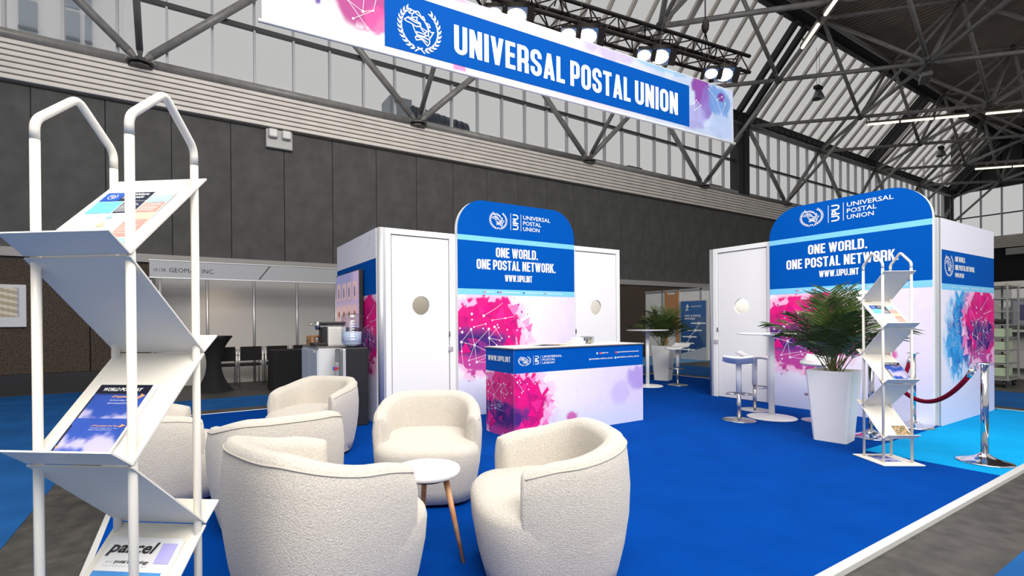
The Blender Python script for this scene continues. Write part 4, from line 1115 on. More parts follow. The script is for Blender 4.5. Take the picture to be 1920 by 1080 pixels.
def palm(lbl, loc, h, pot, rz, seed, n=20):
    t = thing('potted_palm', lbl, 'plant', loc, rz)
    top, bot = pot
    P = MB(); c = .02
    def sq(s, z, k=c): return [(-s+k, -s, z), (s-k, -s, z), (s, -s+k, z), (s, s-k, z), (s-k, s, z), (-s+k, s, z), (-s, s-k, z), (-s, -s+k, z)]
    v = sq(bot, 0)+sq(top, .75)+sq(top-.025, .75)+sq(top-.035, .68)
    P.add(v, [(j*8+i, j*8+(i+1) % 8, (j+1)*8+(i+1) % 8, (j+1)*8+i) for j in range(3) for i in range(8)]+[tuple(reversed(range(8)))])
    P.build('planter', mat('planter_white', (.88, .87, .82), .4), t)
    MB().box((-top+.035, -top+.035, .66), (top-.035, top-.035, .69)).build('soil', SOIL, t)
    rs = random.Random(seed)
    me = []
    for k in range(6):
        me.append(frond_mesh(h*(1.16-.03*k), .12+.115*k, seed+k).mesh('frond', [STEMM, LEAFM]))
    for i in range(n):
        k = int(6*((i+.5)/n)); a = rs.uniform(0, 2*PI) if i > 5 else i*PI/3
        o = ob('frond', me[k], t, loc=(.06*math.cos(a*3)*rs.random(), .06*math.sin(a*3)*rs.random(), .66), rot=(rs.uniform(-.06, .06), rs.uniform(-.06, .06), i*2.399+rs.uniform(-.3, .3)))
        s = rs.uniform(.85, 1.08); o.scale = (s, s, s)
    return t
palm('feathery green palm in a tall white planter, nearer the camera beside the right brochure rack', (5.95, 2.56, 0), .80, (.205, .150), R(8), 3, 34)
palm('smaller-looking far palm in a white planter behind the far bar stool', (8.92, 7.12, 0), .82, (.205, .15), R(20), 9, 24)
# ================================================================== BROCHURE RACKS
W_, D_ = .247, .229
ZF = [.227, .480, .716, .959, 1.210, 1.456, 1.700]      # folds from below; even ones at -y, odd ones at +y
def fy(i): return (-1 if i % 2 == 0 else 1)*(D_/2+.016)
def rack(lbl, loc, rz):
    t = thing('brochure_rack', lbl, 'brochure rack', loc, rz, 'white zigzag brochure racks')
    r = .0105
    MB().bbox((-W_/2-.055, -D_/2-.075, 0), (W_/2+.055, D_/2+.075, .012), .005).build('base_plate', WPOWDER, t)
    for sx in (-1, 1):
        x = sx*W_/2
        for sy in (-1, 1):
            MB().cyl((x, sy*D_/2, .01), (x, sy*D_/2, 1.742), r, n=16).build('pole', WPOWDER, t)
        def rnd(pts, k=.022, n=5):
            out = [Vector(pts[0])]
            for a, b, c in zip(pts[:-2], pts[1:-1], pts[2:]):
                a, b, c = Vector(a), Vector(b), Vector(c); p = b+(a-b).normalized()*k; q = b+(c-b).normalized()*k
                for i in range(n+1):
                    s = i/n; out.append(p*(1-s)**2+b*2*s*(1-s)+q*s*s)
            out.append(Vector(pts[-1])); return out
        h = rnd([(x, -D_/2, 1.744), (x, -D_/2, 1.790), (x, 0, 1.893), (x, D_/2, 1.790), (x, D_/2, 1.744)])
        MB().tube(h, r, 16).build('hoop', WPOWDER, t)
    hw = W_/2+.014; th = .0022
    for i in range(6):
        lo, hi = Vector((0, fy(i), ZF[i]+.003)), Vector((0, fy(i+1), ZF[i+1]-.003))
        d = (hi-lo).normalized(); n = Vector((0, -d.z, d.y));  n = n if n.z > 0 else -n
        s = -1 if i % 2 == 0 else 1
        b = MB()
        if i == 5: hi = hi+d*.025
        v = []
        for p in (lo, hi):
            for x in (-hw, hw): v.append(Vector((x, p.y, p.z))+n*th); v.append(Vector((x, p.y, p.z))-n*th)
        b.add(v, [(0, 2, 6, 4), (1, 5, 7, 3), (0, 1, 3, 2), (4, 6, 7, 5), (0, 4, 5, 1), (2, 3, 7, 6)])
        sh = b.build('shelf', WPOWDER, t)
        # lip at the low edge, folded outwards and up
        l0 = lo; l1 = lo+Vector((0, s*.060, .044))
        b = MB(); ln = Vector((0, -(l1-l0).z, (l1-l0).y)).normalized(); ln = ln if ln.z > 0 else -ln
        v = []
        for p, c in ((l0, 0), (l1, 0)):
            for x in (-hw, hw): v.append(Vector((x, p.y, p.z))+ln*th); v.append(Vector((x, p.y, p.z))-ln*th)
        b.add(v, [(0, 2, 6, 4), (1, 5, 7, 3), (0, 1, 3, 2), (4, 6, 7, 5), (0, 4, 5, 1), (2, 3, 7, 6)])
        b.build('lip', WPOWDER, t)
    return t
def tray(rackloc, rz, i, x0, up0, w, h, lift=.004):
    """world matrix of a page lying on shelf i (low fold i): x0 = page centre offset to the reader's right, up0 = distance of its lower edge above the fold"""
    lo, hi = Vector((0, fy(i), ZF[i])), Vector((0, fy(i+1), ZF[i+1]))
    d = (hi-lo).normalized(); s = -1 if i % 2 == 0 else 1
    xa = Vector((1, 0, 0)) if s < 0 else Vector((-1, 0, 0)); n = xa.cross(d)
    o = lo+d*up0+xa*(x0-w/2)+n*lift
    return Matrix.Translation(rackloc) @ Matrix.Rotation(rz, 4, 'Z') @ frame(o, xa, d)
PM = {}
def pm(h, r=.45): 
    k = 'print_'+h.strip('#').lower()
    return mat('ink_'+'_'.join(c for c in k[6:]), h, r)
def sheet(M, w, h, name, lbl, cat, grp, th=.003, n=1):
    b = MB()
    for k in range(n): b.prism([(0+.003*k, -.001*k), (w+.003*k, 0), (w+.003*k, h), (.003*k, h)], M @ Matrix.Translation((0, 0, -th*(k+1)+th*n)), th*.85)
    t = thing(name, lbl, cat, M.translation, 0, grp)
    o = b.build('pages', PAPER, t); o.location = -M.translation
    return t
def onp(t, pr, m, M, lift, nm='cover_print', lbl=None):
    o = pr.build(nm, m, M, t, lift, **({'kind': 'stuff'} if nm == 'cover_print' and len(pr.f) > 1 else {})); o.location = -Vector(t.location); return o
def infographic(M, lbl, grp):
    w, h = .205, .29; t = sheet(M, w, h, 'brochure', lbl, 'brochure', grp); M = M @ Matrix.Translation((0, 0, .003)); X = lambda *a: Print().rect(*[v*w if i % 2 == 0 else v*h for i, v in enumerate(a)])
    onp(t, X(.0, .84, .68, 1.0), pm('#101C38'), M, .0004); onp(t, X(0, .84, .27, 1.0), pm('#0A4FB0'), M, .0006)
    onp(t, X(0, .62, .37, .83), pm('#6CC0EC'), M, .0004); onp(t, X(.39, .62, .68, .83), pm('#17223F'), M, .0004)
    onp(t, X(.70, .80, 1.0, .93), pm('#A5D8F4'), M, .0004); onp(t, X(.70, .62, 1, .79), pm('#F0958A'), M, .0004); onp(t, X(.70, .50, 1, .61), pm('#EFE9A8'), M, .0004)
    onp(t, X(.70, .22, 1, .49), pm('#F0958A'), M, .0004); onp(t, X(.66, .12, 1, .20), pm('#A5D8F4'), M, .0004); onp(t, X(.66, 0, 1, .11), pm('#F0A890'), M, .0004)
    p = Print().emblem(.135*w, .92*h, .072*w*1.0); p.text('THE UNIVERSAL', .30*w, .935*h, .64*w, .972*h, .03).text('POSTAL UNION', .30*w, .88*h, .60*w, .917*h, .03)
    for k in range(7): p.rect(.41*w, (.64+.022*k)*h, (.62+.03*(k % 2))*w, (.647+.022*k)*h)
    p.text('REGIONAL', .74*w, .885*h, .94*w, .905*h, .02).text('POSTAL NETWORKS', .73*w, .855*h, .97*w, .875*h, .02).text('POSTAL DEVELOPMENT', .72*w, .74*h, .98*w, .76*h, .02)
    for k in range(5): p.rect(.74*w, (.64+.018*k)*h, .95*w, (.645+.018*k)*h); p.rect(.73*w, (.27+.03*k)*h, .96*w, (.275+.03*k)*h)
    onp(t, p, WPRINT, M, .0009, 'lettering')
    p = Print()
    for k in range(12): p.rect(.06*w, (.56-.04*k)*h, (.30+.04*(k % 3))*w, (.565-.04*k)*h)
    for k in range(12): p.rect(.42*w, (.57-.04*k)*h, (.60+.03*(k % 3))*w, (.574-.04*k)*h)
    onp(t, p, pm('#B8B8BE'), M, .0005, 'lettering')
    onp(t, Print().disc(.42*w, .42*h, .05*w), pm('#E8E29A'), M, .0008); onp(t, Print().disc(.42*w, .55*h, .045*w), pm('#9CD2F0'), M, .0008)
    return t
def postday(M, lbl, grp, n=3, title=True):
    w, h = .150, (.21 if title else .118); t = sheet(M, w, h, 'magazine', lbl, 'magazine', grp, .0022, n); M = M @ Matrix.Translation((0, 0, .0022*n))
    def f(x, y):
        u, v = x/w, y/h; nz = vnoise(x, y, 9, 22)*.55+vnoise(x, y, 10, 55)*.3+vnoise(x, y, 14, 130)*.15
        c = lerp(C3('#2A50B4')[None], C3('#3C63C8')[None], nz)
        c = lerp(c, C3('#C9C4F0')[None], sstep(.12, -.04, np.abs(v-.34)-.13+(.5-nz)*.5))
        c = lerp(c, C3('#23357E')[None], sstep(.14, .02, v)*.9)
        c = lerp(c, C3('#10142C')[None], sstep(.83, .86, v)) if title else c; return c*.72
    g = artgrid('cover_print', M, w, h, f, t, res=.004, lift=.0004); g.location = -Vector(t.location)
    p = Print().disc(.88*w, .10*h, .05*w)
    if title: p.text('WORLD POST DAY', .12*w, .895*h, .86*w, .95*h, .03, .2)
    onp(t, p, WPRINT, M, .0009, 'lettering')
    onp(t, Print().text('#TogetherForTrust', .38*w, .785*h, .93*w, .825*h, .02, .2), pm('#F2B480'), M, .0009, 'lettering')
    onp(t, Print().text('Collaborating for a safe', .38*w, .735*h, .88*w, .765*h, .01).text('and connected future', .38*w, .695*h, .80*w, .722*h, .01), pm('#C8D0F4'), M, .0009, 'lettering')
    onp(t, Print().rect(.0, 0, .10*w, .16*h).rect(.80*w, .03*h, .97*w, .17*h), pm('#2F86C8'), M, .0006)
    onp(t, Print().poly([(.90*w, .86*h), (.98*w, .83*h), (.88*w, .77*h)]).poly([(.02*w, .3*h), (.06*w, .33*h), (.06*w, .24*h)]), pm('#F0A060'), M, .0008)
    onp(t, Print().rect(0, .18*h, .035*w, .82*h), pm('#141A38'), M, .0007)
    return t
def parcel(M, lbl, grp):
    w, h = .21, .29; t = sheet(M, w, h, 'magazine', lbl, 'magazine', grp, .004, 2); M = M @ Matrix.Translation((0, 0, .008))
    onp(t, Print().text('parcel', .04*w, .815*h, .72*w, .955*h, .025, .28), INK, M, .0006, 'lettering')
    onp(t, Print().text('postal technology', .22*w, .745*h, .70*w, .785*h, .02, .25), INK, M, .0006, 'lettering')
    onp(t, Print().text('and', .10*w, .755*h, .19*w, .778*h), pm('#D0D0D4'), M, .0006, 'lettering')
    onp(t, Print().text('I N T E R N A T I O N A L', .10*w, .722*h, .70*w, .733*h), pm('#C0C0C4'), M, .0006, 'lettering')
    onp(t, Print().rect(.76*w, .76*h, .97*w, .95*h), pm('#B4B0E8'), M, .0005)
    def f(x, y):
        nz = vnoise(x, y, 12, 40)*.5+vnoise(x, y, 13, 14)*.5
        c = lerp(C3('#2C6CC0')[None], C3('#6CB8E0')[None], nz); c = lerp(c, C3('#7A50B0')[None], sstep(.6, .75, nz)); return c
    g = artgrid('cover_print', M, .94*w, .68*h, f, t, res=.006, lift=.0004); g.location = -Vector(t.location)
    return t
RLp, RLt = Vector((-.147, 1.59, 0)), 2.51
RRp, RRt = Vector((5.477, 1.925, 0)), -.571
rk = rack('large white zigzag brochure rack close to the camera at the left edge', RLp, RLt)
clone(rk, RRp, RRt, 'white zigzag brochure rack on the right, between the palm planter and the rope posts')
infographic(tray(RLp, RLt, 5, -.004, .004, .205, .29), 'colourful infographic brochure on the top shelf of the near rack', 'infographic brochures')
postday(tray(RLp, RLt, 3, -.012, .022, .150, .21, .004), 'night-blue magazine lying higher on the middle shelf of the near rack, its full title visible', 'night-blue magazines', 4)
postday(tray(RLp, RLt, 3, -.004, .002, .150, .21, .0135), 'night-blue magazine in front, lower on the middle shelf of the near rack', 'night-blue magazines', 2, False)
parcel(tray(RLp, RLt, 1, -.004, .012, .21, .29), 'white magazine with a big black lower-case title at the bottom of the near rack', None)
infographic(tray(RRp, RRt, 4, .0, .004, .205, .29), 'colourful infographic brochure on the upper shelf of the right-hand rack', 'infographic brochures')
postday(tray(RRp, RRt, 2, .055, .03, .150, .21, .004), 'night-blue magazine on the middle shelf of the right-hand rack', 'night-blue magazines', 4)
m = tray(RRp, RRt, 0, .02, .004, .19, .13)
t = sheet(m, .19, .13, 'postcard', 'landscape photo card on the lowest sloping shelf of the right-hand rack', 'card', None)
onp(t, Print().rect(.075, 0, .19, .13), mat('photo_mix', '#4A5A3C', .5, col2='#C9A27A', nscale=60), m, .0045); onp(t, Print().rect(.01, .02, .065, .11), pm('#C8D4E0'), m, .0045)
mb = Matrix.Translation(RRp) @ Matrix.Rotation(RRt, 4, 'Z') @ frame((-.10, -.10, .0125), (1, 0, 0), (0, 1, 0))
postday(mb, 'night-blue magazine lying flat on the base plate of the right-hand rack', 'night-blue magazines', 2)

# ================================================================== STANCHIONS AND ROPES
def stanchion(lbl, loc):
    t = thing('rope_stanchion', lbl, 'stanchion', loc, 0, 'chrome rope stanchions')
    MB().lathe([(.19, 0), (.195, .006), (.185, .014), (.12, .028), (.07, .05), (.035, .075), (.028, .085)], n=48).build('base', CHROME, t)
    MB().cyl((0, 0, .08), (0, 0, .885), .0275, n=28).build('post', CHROME, t)
    MB().lathe([(.03, .872), (.062, .880), (.062, .886), (.03, .893), (.02, .895)], n=32).build('cap', CHROME, t)
    return t
s1 = stanchion('chrome rope stanchion nearest the camera on the light blue carpet', (6.13, 1.445, 0))
clone(s1, (7.435, 2.36, 0), 0, 'chrome rope stanchion against the corner of the right booth')
clone(s1, (6.42, 2.40, 0), 0, 'chrome rope stanchion between the white planter and the right-hand rack')
def rope(p0, p1, sag, lbl):
    p0 = Vector(p0); p1 = Vector(p1); t = thing('velvet_rope', lbl, 'rope', p0, 0, 'burgundy velvet ropes')
    pts = []
    for i in range(29):
        s = i/28; p = p0.lerp(p1, s); p.z -= sag*4*s*(1-s); pts.append(p-p0)
    MB().tube(pts[2:-2], .0205, 14).build('rope', VELVET, t)
    for a, b in ((pts[0], pts[3]), (pts[-1], pts[-4])):
        d = (b-a).normalized(); MB().cyl(a+d*.05, a+d*.13, .024, n=16).cyl(a+d*.03, a+d*.05, .014, n=12).build('end_sleeve', CHROME, t)
        MB().tube([a, a+d*.03+Vector((0, 0, .012)), a+d*.045], .006, 8).build('hook', CHROME, t)
rope((6.075, 1.48, .872), (6.45, 2.34, .872), .40, 'burgundy velvet rope sagging from the nearest stanchion to the one behind the rack')
rope((7.39, 2.36, .872), (6.48, 2.40, .872), .40, 'burgundy velvet rope between the two farther stanchions')

# ================================================================== LEFT CORNER OF THE STAND: CABINET, COFFEE, COOLER
t = thing('filing_cabinet', 'white steel cabinet with bluish doors under the coffee machine', 'cabinet', (1.44, 6.50, 0))
MB().bbox((.012, 0, 0), (.50, 1.0, .972), .004).build('cabinet_body', mat('cabinet_white', (.66, .67, .69), .4), t)
MB().bbox((-.005, -.008, .972), (.51, 1.008, .985), .003).build('cabinet_top', mat('counter_edge_grey', (.1, .1, .1), .5), t)
for k in range(2):
    d = MB().bbox((-.006, .01+.49*k, .03), (.012, .49+.49*k, .935), .003).build('door', mat('cabinet_door_grey', (.52, .58, .64), .4), t)
    MB().bbox((-.010, .465+.02*k if k == 0 else .50, .4), (-.004, .475 if k == 0 else .51, .5), .002).build('handle', ALU, d)
MB().bbox((-.012, .12, .90), (-.004, .20, .93), .003).build('catch', WPLAST, t)
t = thing('coffee_machine', 'compact coffee machine with ribbed white sides on the cabinet', 'coffee machine', (1.50, 6.66, .985))
MB().bbox((.12, 0, 0), (.36, .34, .255), .012).build('machine_body', mat('warm_white', (.70, .69, .66), .4), t)
for k in range(16): MB().bbox((.135+.0135*k, -.007, .02), (.143+.0135*k, .002, .245), .002).build('rib', MATS['warm_white'], t)
MB().bbox((.02, .04, .285), (.37, .30, .33), .012).build('machine_lid', mat('metal_black', (.05, .05, .055), .25, .6), t)
MB().bbox((.03, .06, .255), (.36, .28, .285), .008).build('machine_head', BRUSH, t)
MB().cyl((.02, .17, .33), (.02, .17, .22), .045, .03, 20).build('brew_head', BRUSH, t)
MB().tube([(.0, .17, .28), (-.07, .17, .292), (-.10, .17, .29)], .010, 8).build('lever', BRUSH, t)
MB().bbox((-.06, .03, 0), (.13, .31, .045), .006).build('drip_tray', BLACK, t)
MB().box((.06, .06, .045), (.12, .28, .25)).build('front_column', BLACK, t)
MB().lathe([(.03, .047), (.04, .055), (.042, .12), (.040, .12), (.038, .058)], c=(.0, .15, 0), n=20).build('glass_cup', CLEAR, t)
t = thing('capsule_box', 'brown wooden box of coffee capsules at the far end of the cabinet', 'box', (1.47, 7.00, .985))
MB().bbox((0, 0, 0), (.40, .34, .13), .004).box((.02, .02, .13), (.38, .32, .135)).build('box_body', TIMBER, t)
MB().bbox((-.004, .03, .075), (0, .31, .115), .002).build('box_panel', WOOD, t)
t = thing('water_cooler', 'black and silver floor-standing water cooler beside the left cabin wall', 'water cooler', (1.63, 6.05, 0))
MB().bbox((.05, 0, 0), (.34, .32, .985), .012).build('cooler_body', BLACK, t)
MB().bbox((.015, -.003, .02), (.055, .323, .975), .010).build('front_panel', mat('cooler_silver', (.55, .56, .58), .3, .3), t)
MB().bbox((-.012, .03, .06), (.02, .29, .965), .02).build('front_door', mat('cooler_grey', (.16, .17, .18), .35), t)
MB().bbox((-.016, .08, .62), (-.002, .24, .80), .006).build('tap_recess', mat('cooler_silver', (.55, .56, .58), .3, .3), t)
for y, c in ((.11, '#C0202C'), (.20, '#2A62C0')): MB().cyl((-.05, y, .73), (-.012, y, .73), .012, n=10).bbox((-.058, y-.014, .70), (-.036, y+.014, .745), .004).build('tap', pm(c), t)
t = thing('water_bottle', 'large clear ribbed water bottle upside down on the cooler', 'bottle', (1.805, 6.21, .985))
pf_ = [(.05, 0), (.05, .02), (.10, .035), (.128, .07)]
for k in range(8): pf_ += [(.130, .09+.032*k), (.130, .108+.032*k), (.122, .115+.032*k)]
pf_ += [(.130, .36), (.128, .40), (.10, .43), (.04, .435)]
MB().lathe(pf_, n=32).build('bottle_body', CLEAR, t)
MB().lathe([(.048, .003), (.122, .045), (.124, .20), (.0, .201)], n=28).build('water', mat('water_tint', (.55, .62, .74), .1, spec=.5), t)
MB().lathe([(.06, -.0), (.065, .008), (.058, .02)], n=24).build('collar', BLACK, t)

# ================================================================== NEIGHBOUR STAND AT LEFT (fascia, wall, chairs, tables)
t = thing('neighbour_stand', 'grey-white shell scheme stand with a lettered fascia board behind the near rack', 'exhibition stand', (-.60, 11.3, HF))
xs = [(-.60+.60), .98, 1.92, 2.86, 3.78, 4.72]
MB().bbox((-.02, -.02, 2.24), (4.9, .02, 2.56), .006).build('fascia_board', SIGNG, t)
MB().bbox((-.03, -.03, 2.22), (4.9, .03, 2.245), .005).bbox((-.03, -.03, 2.56), (4.9, .03, 2.58), .005).build('fascia_rail', ALU, t)
for i in range(5):
    MB().bbox((xs[i]+.03, 1.0, 0), (xs[i+1]-.03, 1.03, 2.44), .006).build('wall_panel', SHELLW, t)
for x in xs: MB().cyl((x, 1.015, 0), (x, 1.015, 2.5), .028, n=12).build('post', ALU, t)
MB().bbox((-.02, 0.02, 2.46), (0.02, 1.0, 2.52), .004).bbox((.0, .98, 2.44), (4.9, 1.05, 2.50), .004).build('top_rail', ALU, t)
MB().cyl((0.15, 0, 0), (0.15, 0, 2.24), .025, n=12).build('post', ALU, t)
MB().box((0, .03, 0), (.02, 1.0, 2.44)).build('wall_panel', SHELLW, t)
MF = frame((0, -.0215, 2.24), (1, 0, 0), (0, 0, 1))
p = Print().text('10.138', .055, .115, .245, .175, 0).text('GEOMAR', .30, .105, .80, .19, 0).text('INC.', .86, .105, 1.08, .19, 0)
p.poly([(1.90, .02), (1.925, .02), (2.14, .31), (2.115, .31)])
p.build('lettering', INK, MF, t, .001)
sp_ = bpy.data.lights.new('stand_spot', 'SPOT'); sp_.energy = 28; sp_.spot_size = R(80); sp_.color = (1, .75, .5); sp_.shadow_soft_size = .1; sp_.spot_blend = 1
so = bpy.data.objects.new('stand_spot_light', sp_); COL.objects.link(so); so.location = (.15, 11.45, 2.35); so.rotation_euler = Vector((.55, .7, -.9)).to_track_quat('-Z', 'Y').to_euler()
def visitor_chair(lbl, loc, rz=0):
    t = thing('visitor_chair', lbl, 'chair', loc, rz, 'black visitor chairs at the neighbour stand')
    MB().bbox((-.21, -.22, .43), (.21, .20, .47), .015).build('seat', BLACKF, t)
    MB().bbox((-.21, .19, .54), (.21, .215, .84), .01).build('backrest', BLACKF, t)
    for s in (-1, 1):
        MB().tube([(s*.225, -.22, .0), (s*.225, -.22, .62), (s*.225, -.18, .645), (s*.225, .18, .645), (s*.22, .20, .66)], .011, 8).build('arm_frame', CHROME, t)
        MB().tube([(s*.23, .24, 0), (s*.23, .20, .45), (s*.23, .205, .84)], .011, 8).build('leg', CHROME, t)
        MB().bbox((s*.22-.015, -.16, .645), (s*.22+.015, .14, .665), .006).build('armrest', BLACK, t)
    MB().tube([(-.225, -.21, .40), (.225, -.21, .40)], .010, 8).build('cross_tube', CHROME, t)
    return t
v = visitor_chair('leftmost visible black and chrome chair, just right of the black cocktail table', (.66, 11.75, HF), PI)
clone(v, (1.16, 11.75, HF), PI+.05, 'black and chrome chair in the middle of the row under the lettered fascia')
clone(v, (1.70, 11.72, HF), PI-.05, 'black and chrome chair left of the black cloth-covered table')
clone(v, (2.25, 11.8, HF), PI, 'rightmost black chair, half hidden behind the black cloth-covered table')
t = thing('cocktail_table', 'tall cocktail table in black stretch cover, hourglass shaped, behind the near rack', 'table', (.44, 10.95, HF))
pr_ = []
for i in range(17):
    s = i/16; pr_.append((.13+.20*abs(2*s-1)**2.2, s*1.08))
b = MB(); n = 40; vs = []
for r_, z in pr_:
    for i in range(n):
        a = 2*PI*i/n; k = 1+.10*math.cos(4*a)*(1 if z < .5 else .3)*abs(z/1.08-.5)*2; vs.append((r_*k*math.cos(a), r_*k*math.sin(a), z))
b.add(vs, [(j*n+i, j*n+(i+1) % n, (j+1)*n+(i+1) % n, (j+1)*n+i) for j in range(16) for i in range(n)]+[tuple(16*n+i for i in range(n))], 0, True)
b.build('stretch_cover', BLACKF, t); MB().lathe([(.325, 1.075), (.335, 1.083), (.33, 1.092)], n=36).build('tabletop', BLACK, t)
t = thing('draped_table', 'low table draped in black cloth left of the white cabinet', 'table', (1.42, 10.2, HF))
MB().bbox((0, 0, .77), (1.2, .6, .80), .01).build('tabletop', BLACKF, t)
b = MB(); n = 60; per = []
for i in range(n):
    s = i/n*3.6
    if s < 1.2: q = (s, 0, 0, -1)
    elif s < 1.8: q = (1.2, s-1.2, 1, 0)
    elif s < 3.0: q = (3.0-s, .6, 0, 1)
    else: q = (0, 3.6-s, -1, 0)
    per.append(q)
vs = [(x+nx*.005, y+ny*.005, .78) for x, y, nx, ny in per]+[(x+nx*(.02+.015*math.sin(i*1.9)), y+ny*(.02+.015*math.sin(i*1.9)), .0) for i, (x, y, nx, ny) in enumerate(per)]
b.add(vs, [(i, (i+1) % n, n+(i+1) % n, n+i) for i in range(n)], 0, True).build('drape', BLACKF, t)
t = thing('wall_poster', 'white framed poster of a warehouse on the pebble wall at the left edge', 'poster', (-3.75, 12.56, 1.27))
MB().bbox((0, -.03, 0), (1.09, .02, .81), .004).build('poster_frame', mat('poster_white', (.55, .56, .58), .5), t)
def wh(x, y):
    c = lerp(C3('#A89A84')[None], C3('#CFC7B6')[None], ((np.mod(y+x*.25, .12) < .05)).astype(float))
    return lerp(c, C3('#8C93A8')[None], ((np.mod(x, .3) < .05)).astype(float)*.7)
artgrid('poster_print', frame((.05, -.031, .19), (1, 0, 0), (0, 0, 1)), .94, .56, wh, t, res=.02, lift=.001)

# ================================================================== BACKGROUND STAND BETWEEN THE BOOTHS
t = thing('background_stand', 'white shell scheme wall seen between the two cabins', 'exhibition stand', (14.8, 9.4, HF))
ys_ = [.0, .85, 1.72, 2.40, 3.28]
for i in range(4): MB().bbox((0, ys_[i]+.03, 0), (.04, ys_[i+1]-.03, 2.34), .006).build('wall_panel', mat('stand_panel_white', (.72, .72, .70), .6), t)  # plain white panels of the shell scheme
for y in ys_: MB().bbox((-.04, y-.03, 0), (.04, y+.03, 2.42), .006).build('post', ALU, t)
MB().bbox((-.04, 0, 2.34), (.04, 3.3, 2.42), .006).build('top_rail', ALU, t)
t = thing('timber_frame', 'narrow plywood frame standing behind the far palm', 'frame', (14.7, 11.10, HF))
MB().box((0, 0, 0), (.05, .08, 2.38)).build('upright', TIMBER, t); MB().box((0, .46, 0), (.05, .54, 2.38)).build('upright', TIMBER, t)
MB().box((.01, .08, 1.05), (.03, .46, 2.25)).build('board', mat('orange_ply', '#B5835C', .6), t)
t = thing('exhibition_poster', 'blue event poster on the background stand wall between the cabins', 'poster', (14.70, 10.0, HF))
MB().bbox((-.0, 0, .0), (.03, 1.0, 2.0), .005).build('poster_board', mat('poster_grey', (.45, .46, .48), .5), t)
MPo = frame((-.002, .98, .05), (0, -1, 0), (0, 0, 1))
def pf2(x, y):
    c = lerp(C3('#2C4C7A')[None], C3('#3E68A0')[None], sstep(.4, 1.9, y+.2*vnoise(x, y, 3, 3)))
    m = ((x*1.0+y*.55) > 1.15) & ((x*1.0-y*.5) > -.35) & (y < 1.4); c = lerp(c, C3('#5A6F8C')[None], m.astype(float)*.6)
    return lerp(c, C3('#A9AEB4')[None], (y < .13+.28*x).astype(float))
artgrid('poster_print', MPo, .96, 1.93, pf2, t, res=.03, lift=.001)
p = Print().text('INNOVATION', .42, 1.72, .78, 1.78).disc(.26, 1.79, .035).line([(.20, 1.72), (.27, 1.76), (.33, 1.73)], .03).line([(.27, 1.76), (.24, 1.66), (.20, 1.60)], .03).line([(.24, 1.66), (.30, 1.62)], .03)
p.text('POST & PARCEL', .16, 1.40, .78, 1.47, .02).text('NETWORKS', .16, 1.30, .55, 1.37, .02)
for (x, y) in ((.7, 1.18), (.56, .94), (.36, .72), (.26, .50), (.3, .28)): p.disc(x, y, .05); p.rect(x-.3, y-.02, x+.25, y+.02)
p.line([(.7, 1.18), (.56, .94), (.36, .72), (.26, .5)], .015)
p.build('lettering', WPRINT, MPo, t, .004)

# ================================================================== BACKGROUND AT THE RIGHT EDGE
t = thing('far_stand', 'pale unfinished stand wall at the right edge behind the right cabin', 'exhibition stand', (15.4, 1.2, HF))
FW = mat('far_panel', (.30, .30, .29), .6)
for k in range(3): MB().bbox((0, k*.9+.01, 0), (.05, k*.9+.89, 1.98), .006).build('wall_panel', FW, t)
MB().bbox((-.06, 0, 1.98), (.08, 2.7, 2.12), .008).build('header_beam', mat('beam_cream', (.42, .40, .37), .5), t)
MB().bbox((-.30, .3, 1.02), (.0, 2.1, 1.07), .006).build('shelf', mat('beam_cream', (.42, .40, .37), .5), t)
MB().bbox((-.25, .3, .25), (-.22, 2.1, .62), .01).build('low_panel', mat('low_grey', (.36, .36, .35), .5), t)
for k in range(4): MB().bbox((-.01, 1.95, 1.15+.14*k), (.0, 2.2, 1.20+.14*k), .002).build('louvre', mat('beam_cream', (.42, .40, .37), .5), t)
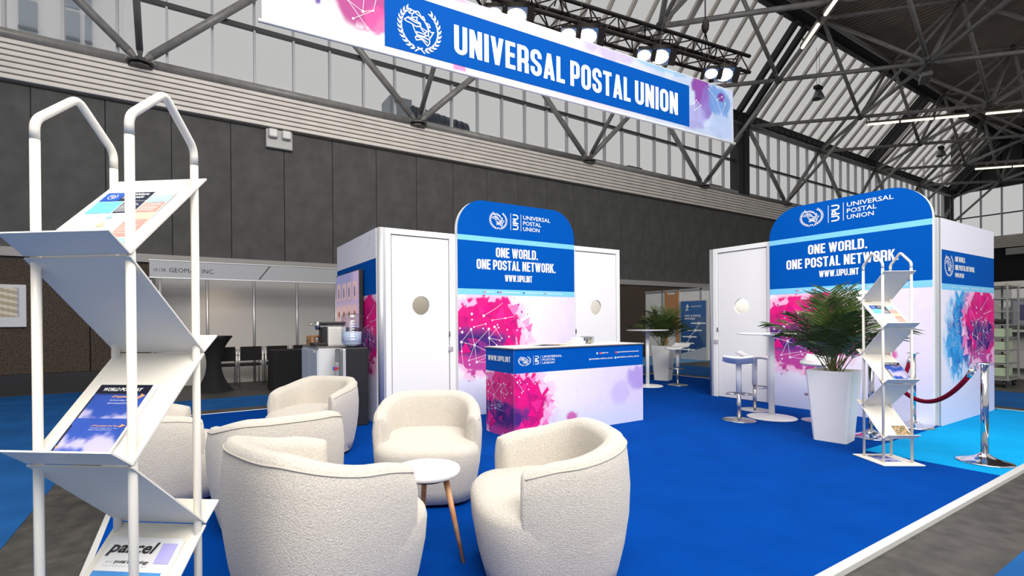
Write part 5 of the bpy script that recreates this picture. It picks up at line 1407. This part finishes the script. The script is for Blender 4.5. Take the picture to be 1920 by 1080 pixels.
for (y, z, a, b_) in ((1.5, 1.75, .5, .2), (1.9, 1.55, .25, .12)): MB().box((-.012, y, z), (-.004, y+a, z+b_)).build('panel_patch', mat('patch_grey', (.5, .5, .49), .6), t)
t = thing('monitor', 'grey flat monitor on the shelf at the right edge of the picture', 'monitor', (15.1, 2.3, 1.07))
MB().bbox((-.03, 0, .04), (.02, .85, .62), .01).build('monitor_body', mat('monitor_grey', (.12, .12, .13), .4), t)
MB().box((-.034, .04, .08), (-.031, .81, .58)).build('monitor_screen', mat('monitor_glass', (.20, .21, .24), .2), t)
MB().box((-.036, .44, .17), (-.034, .72, .50)).build('screen_window', mat('screen_window_dark', (.06, .06, .12), .2), t)
MB().bbox((-.08, .3, 0), (.06, .55, .04), .005).build('stand_foot', BLACK, t)
t = thing('roll_cage', 'steel roll cage trolley with shelves of light boxes behind the right cabin', 'trolley', (13.3, 2.82, HF))
GM = mat('cage_steel', (.30, .30, .28), .4, .4)
for y in (0, .22, .48): 
    for x in (0, .7): MB().bbox((x-.015, y-.015, .16), (x+.015, y+.015, 1.98), .004).build('upright', GM, t)
for k in range(8):
    z = .18+.25*k
    MB().bbox((-.01, 0, z), (.7, .48, z+.02), .003).build('shelf', GM, t)
    if k < 4:
        for j in range(2): MB().bbox((.03, .02+.24*j, z+.03), (.4, .20+.26*j, z+.19), .006).build('crate', mat('pale_crate', (.45, .47, .42), .5) if j else mat('green_crate', (.36, .44, .30), .5), t)
MB().bbox((-.02, -.02, .13), (.72, .50, .17), .005).build('base_frame', GM, t)
for x in (.05, .65):
    for y in (.05, .43): MB().cyl((x, y-.02, .065), (x, y+.02, .065), .065, n=16).box((x-.02, y-.025, .07), (x+.02, y+.025, .14)).build('castor', BLACK, t)
t = thing('camera_bag', 'small black and red bag on the roll cage shelf', 'bag', (13.42, 3.03, 1.175))
MB().bbox((-.05, -.2, 0), (.15, .10, .10), .03).build('bag_body', BLACK, t); MB().bbox((-.06, .06, .06), (.05, .14, .13), .01).build('bag_flap', pm('#A01828'), t)
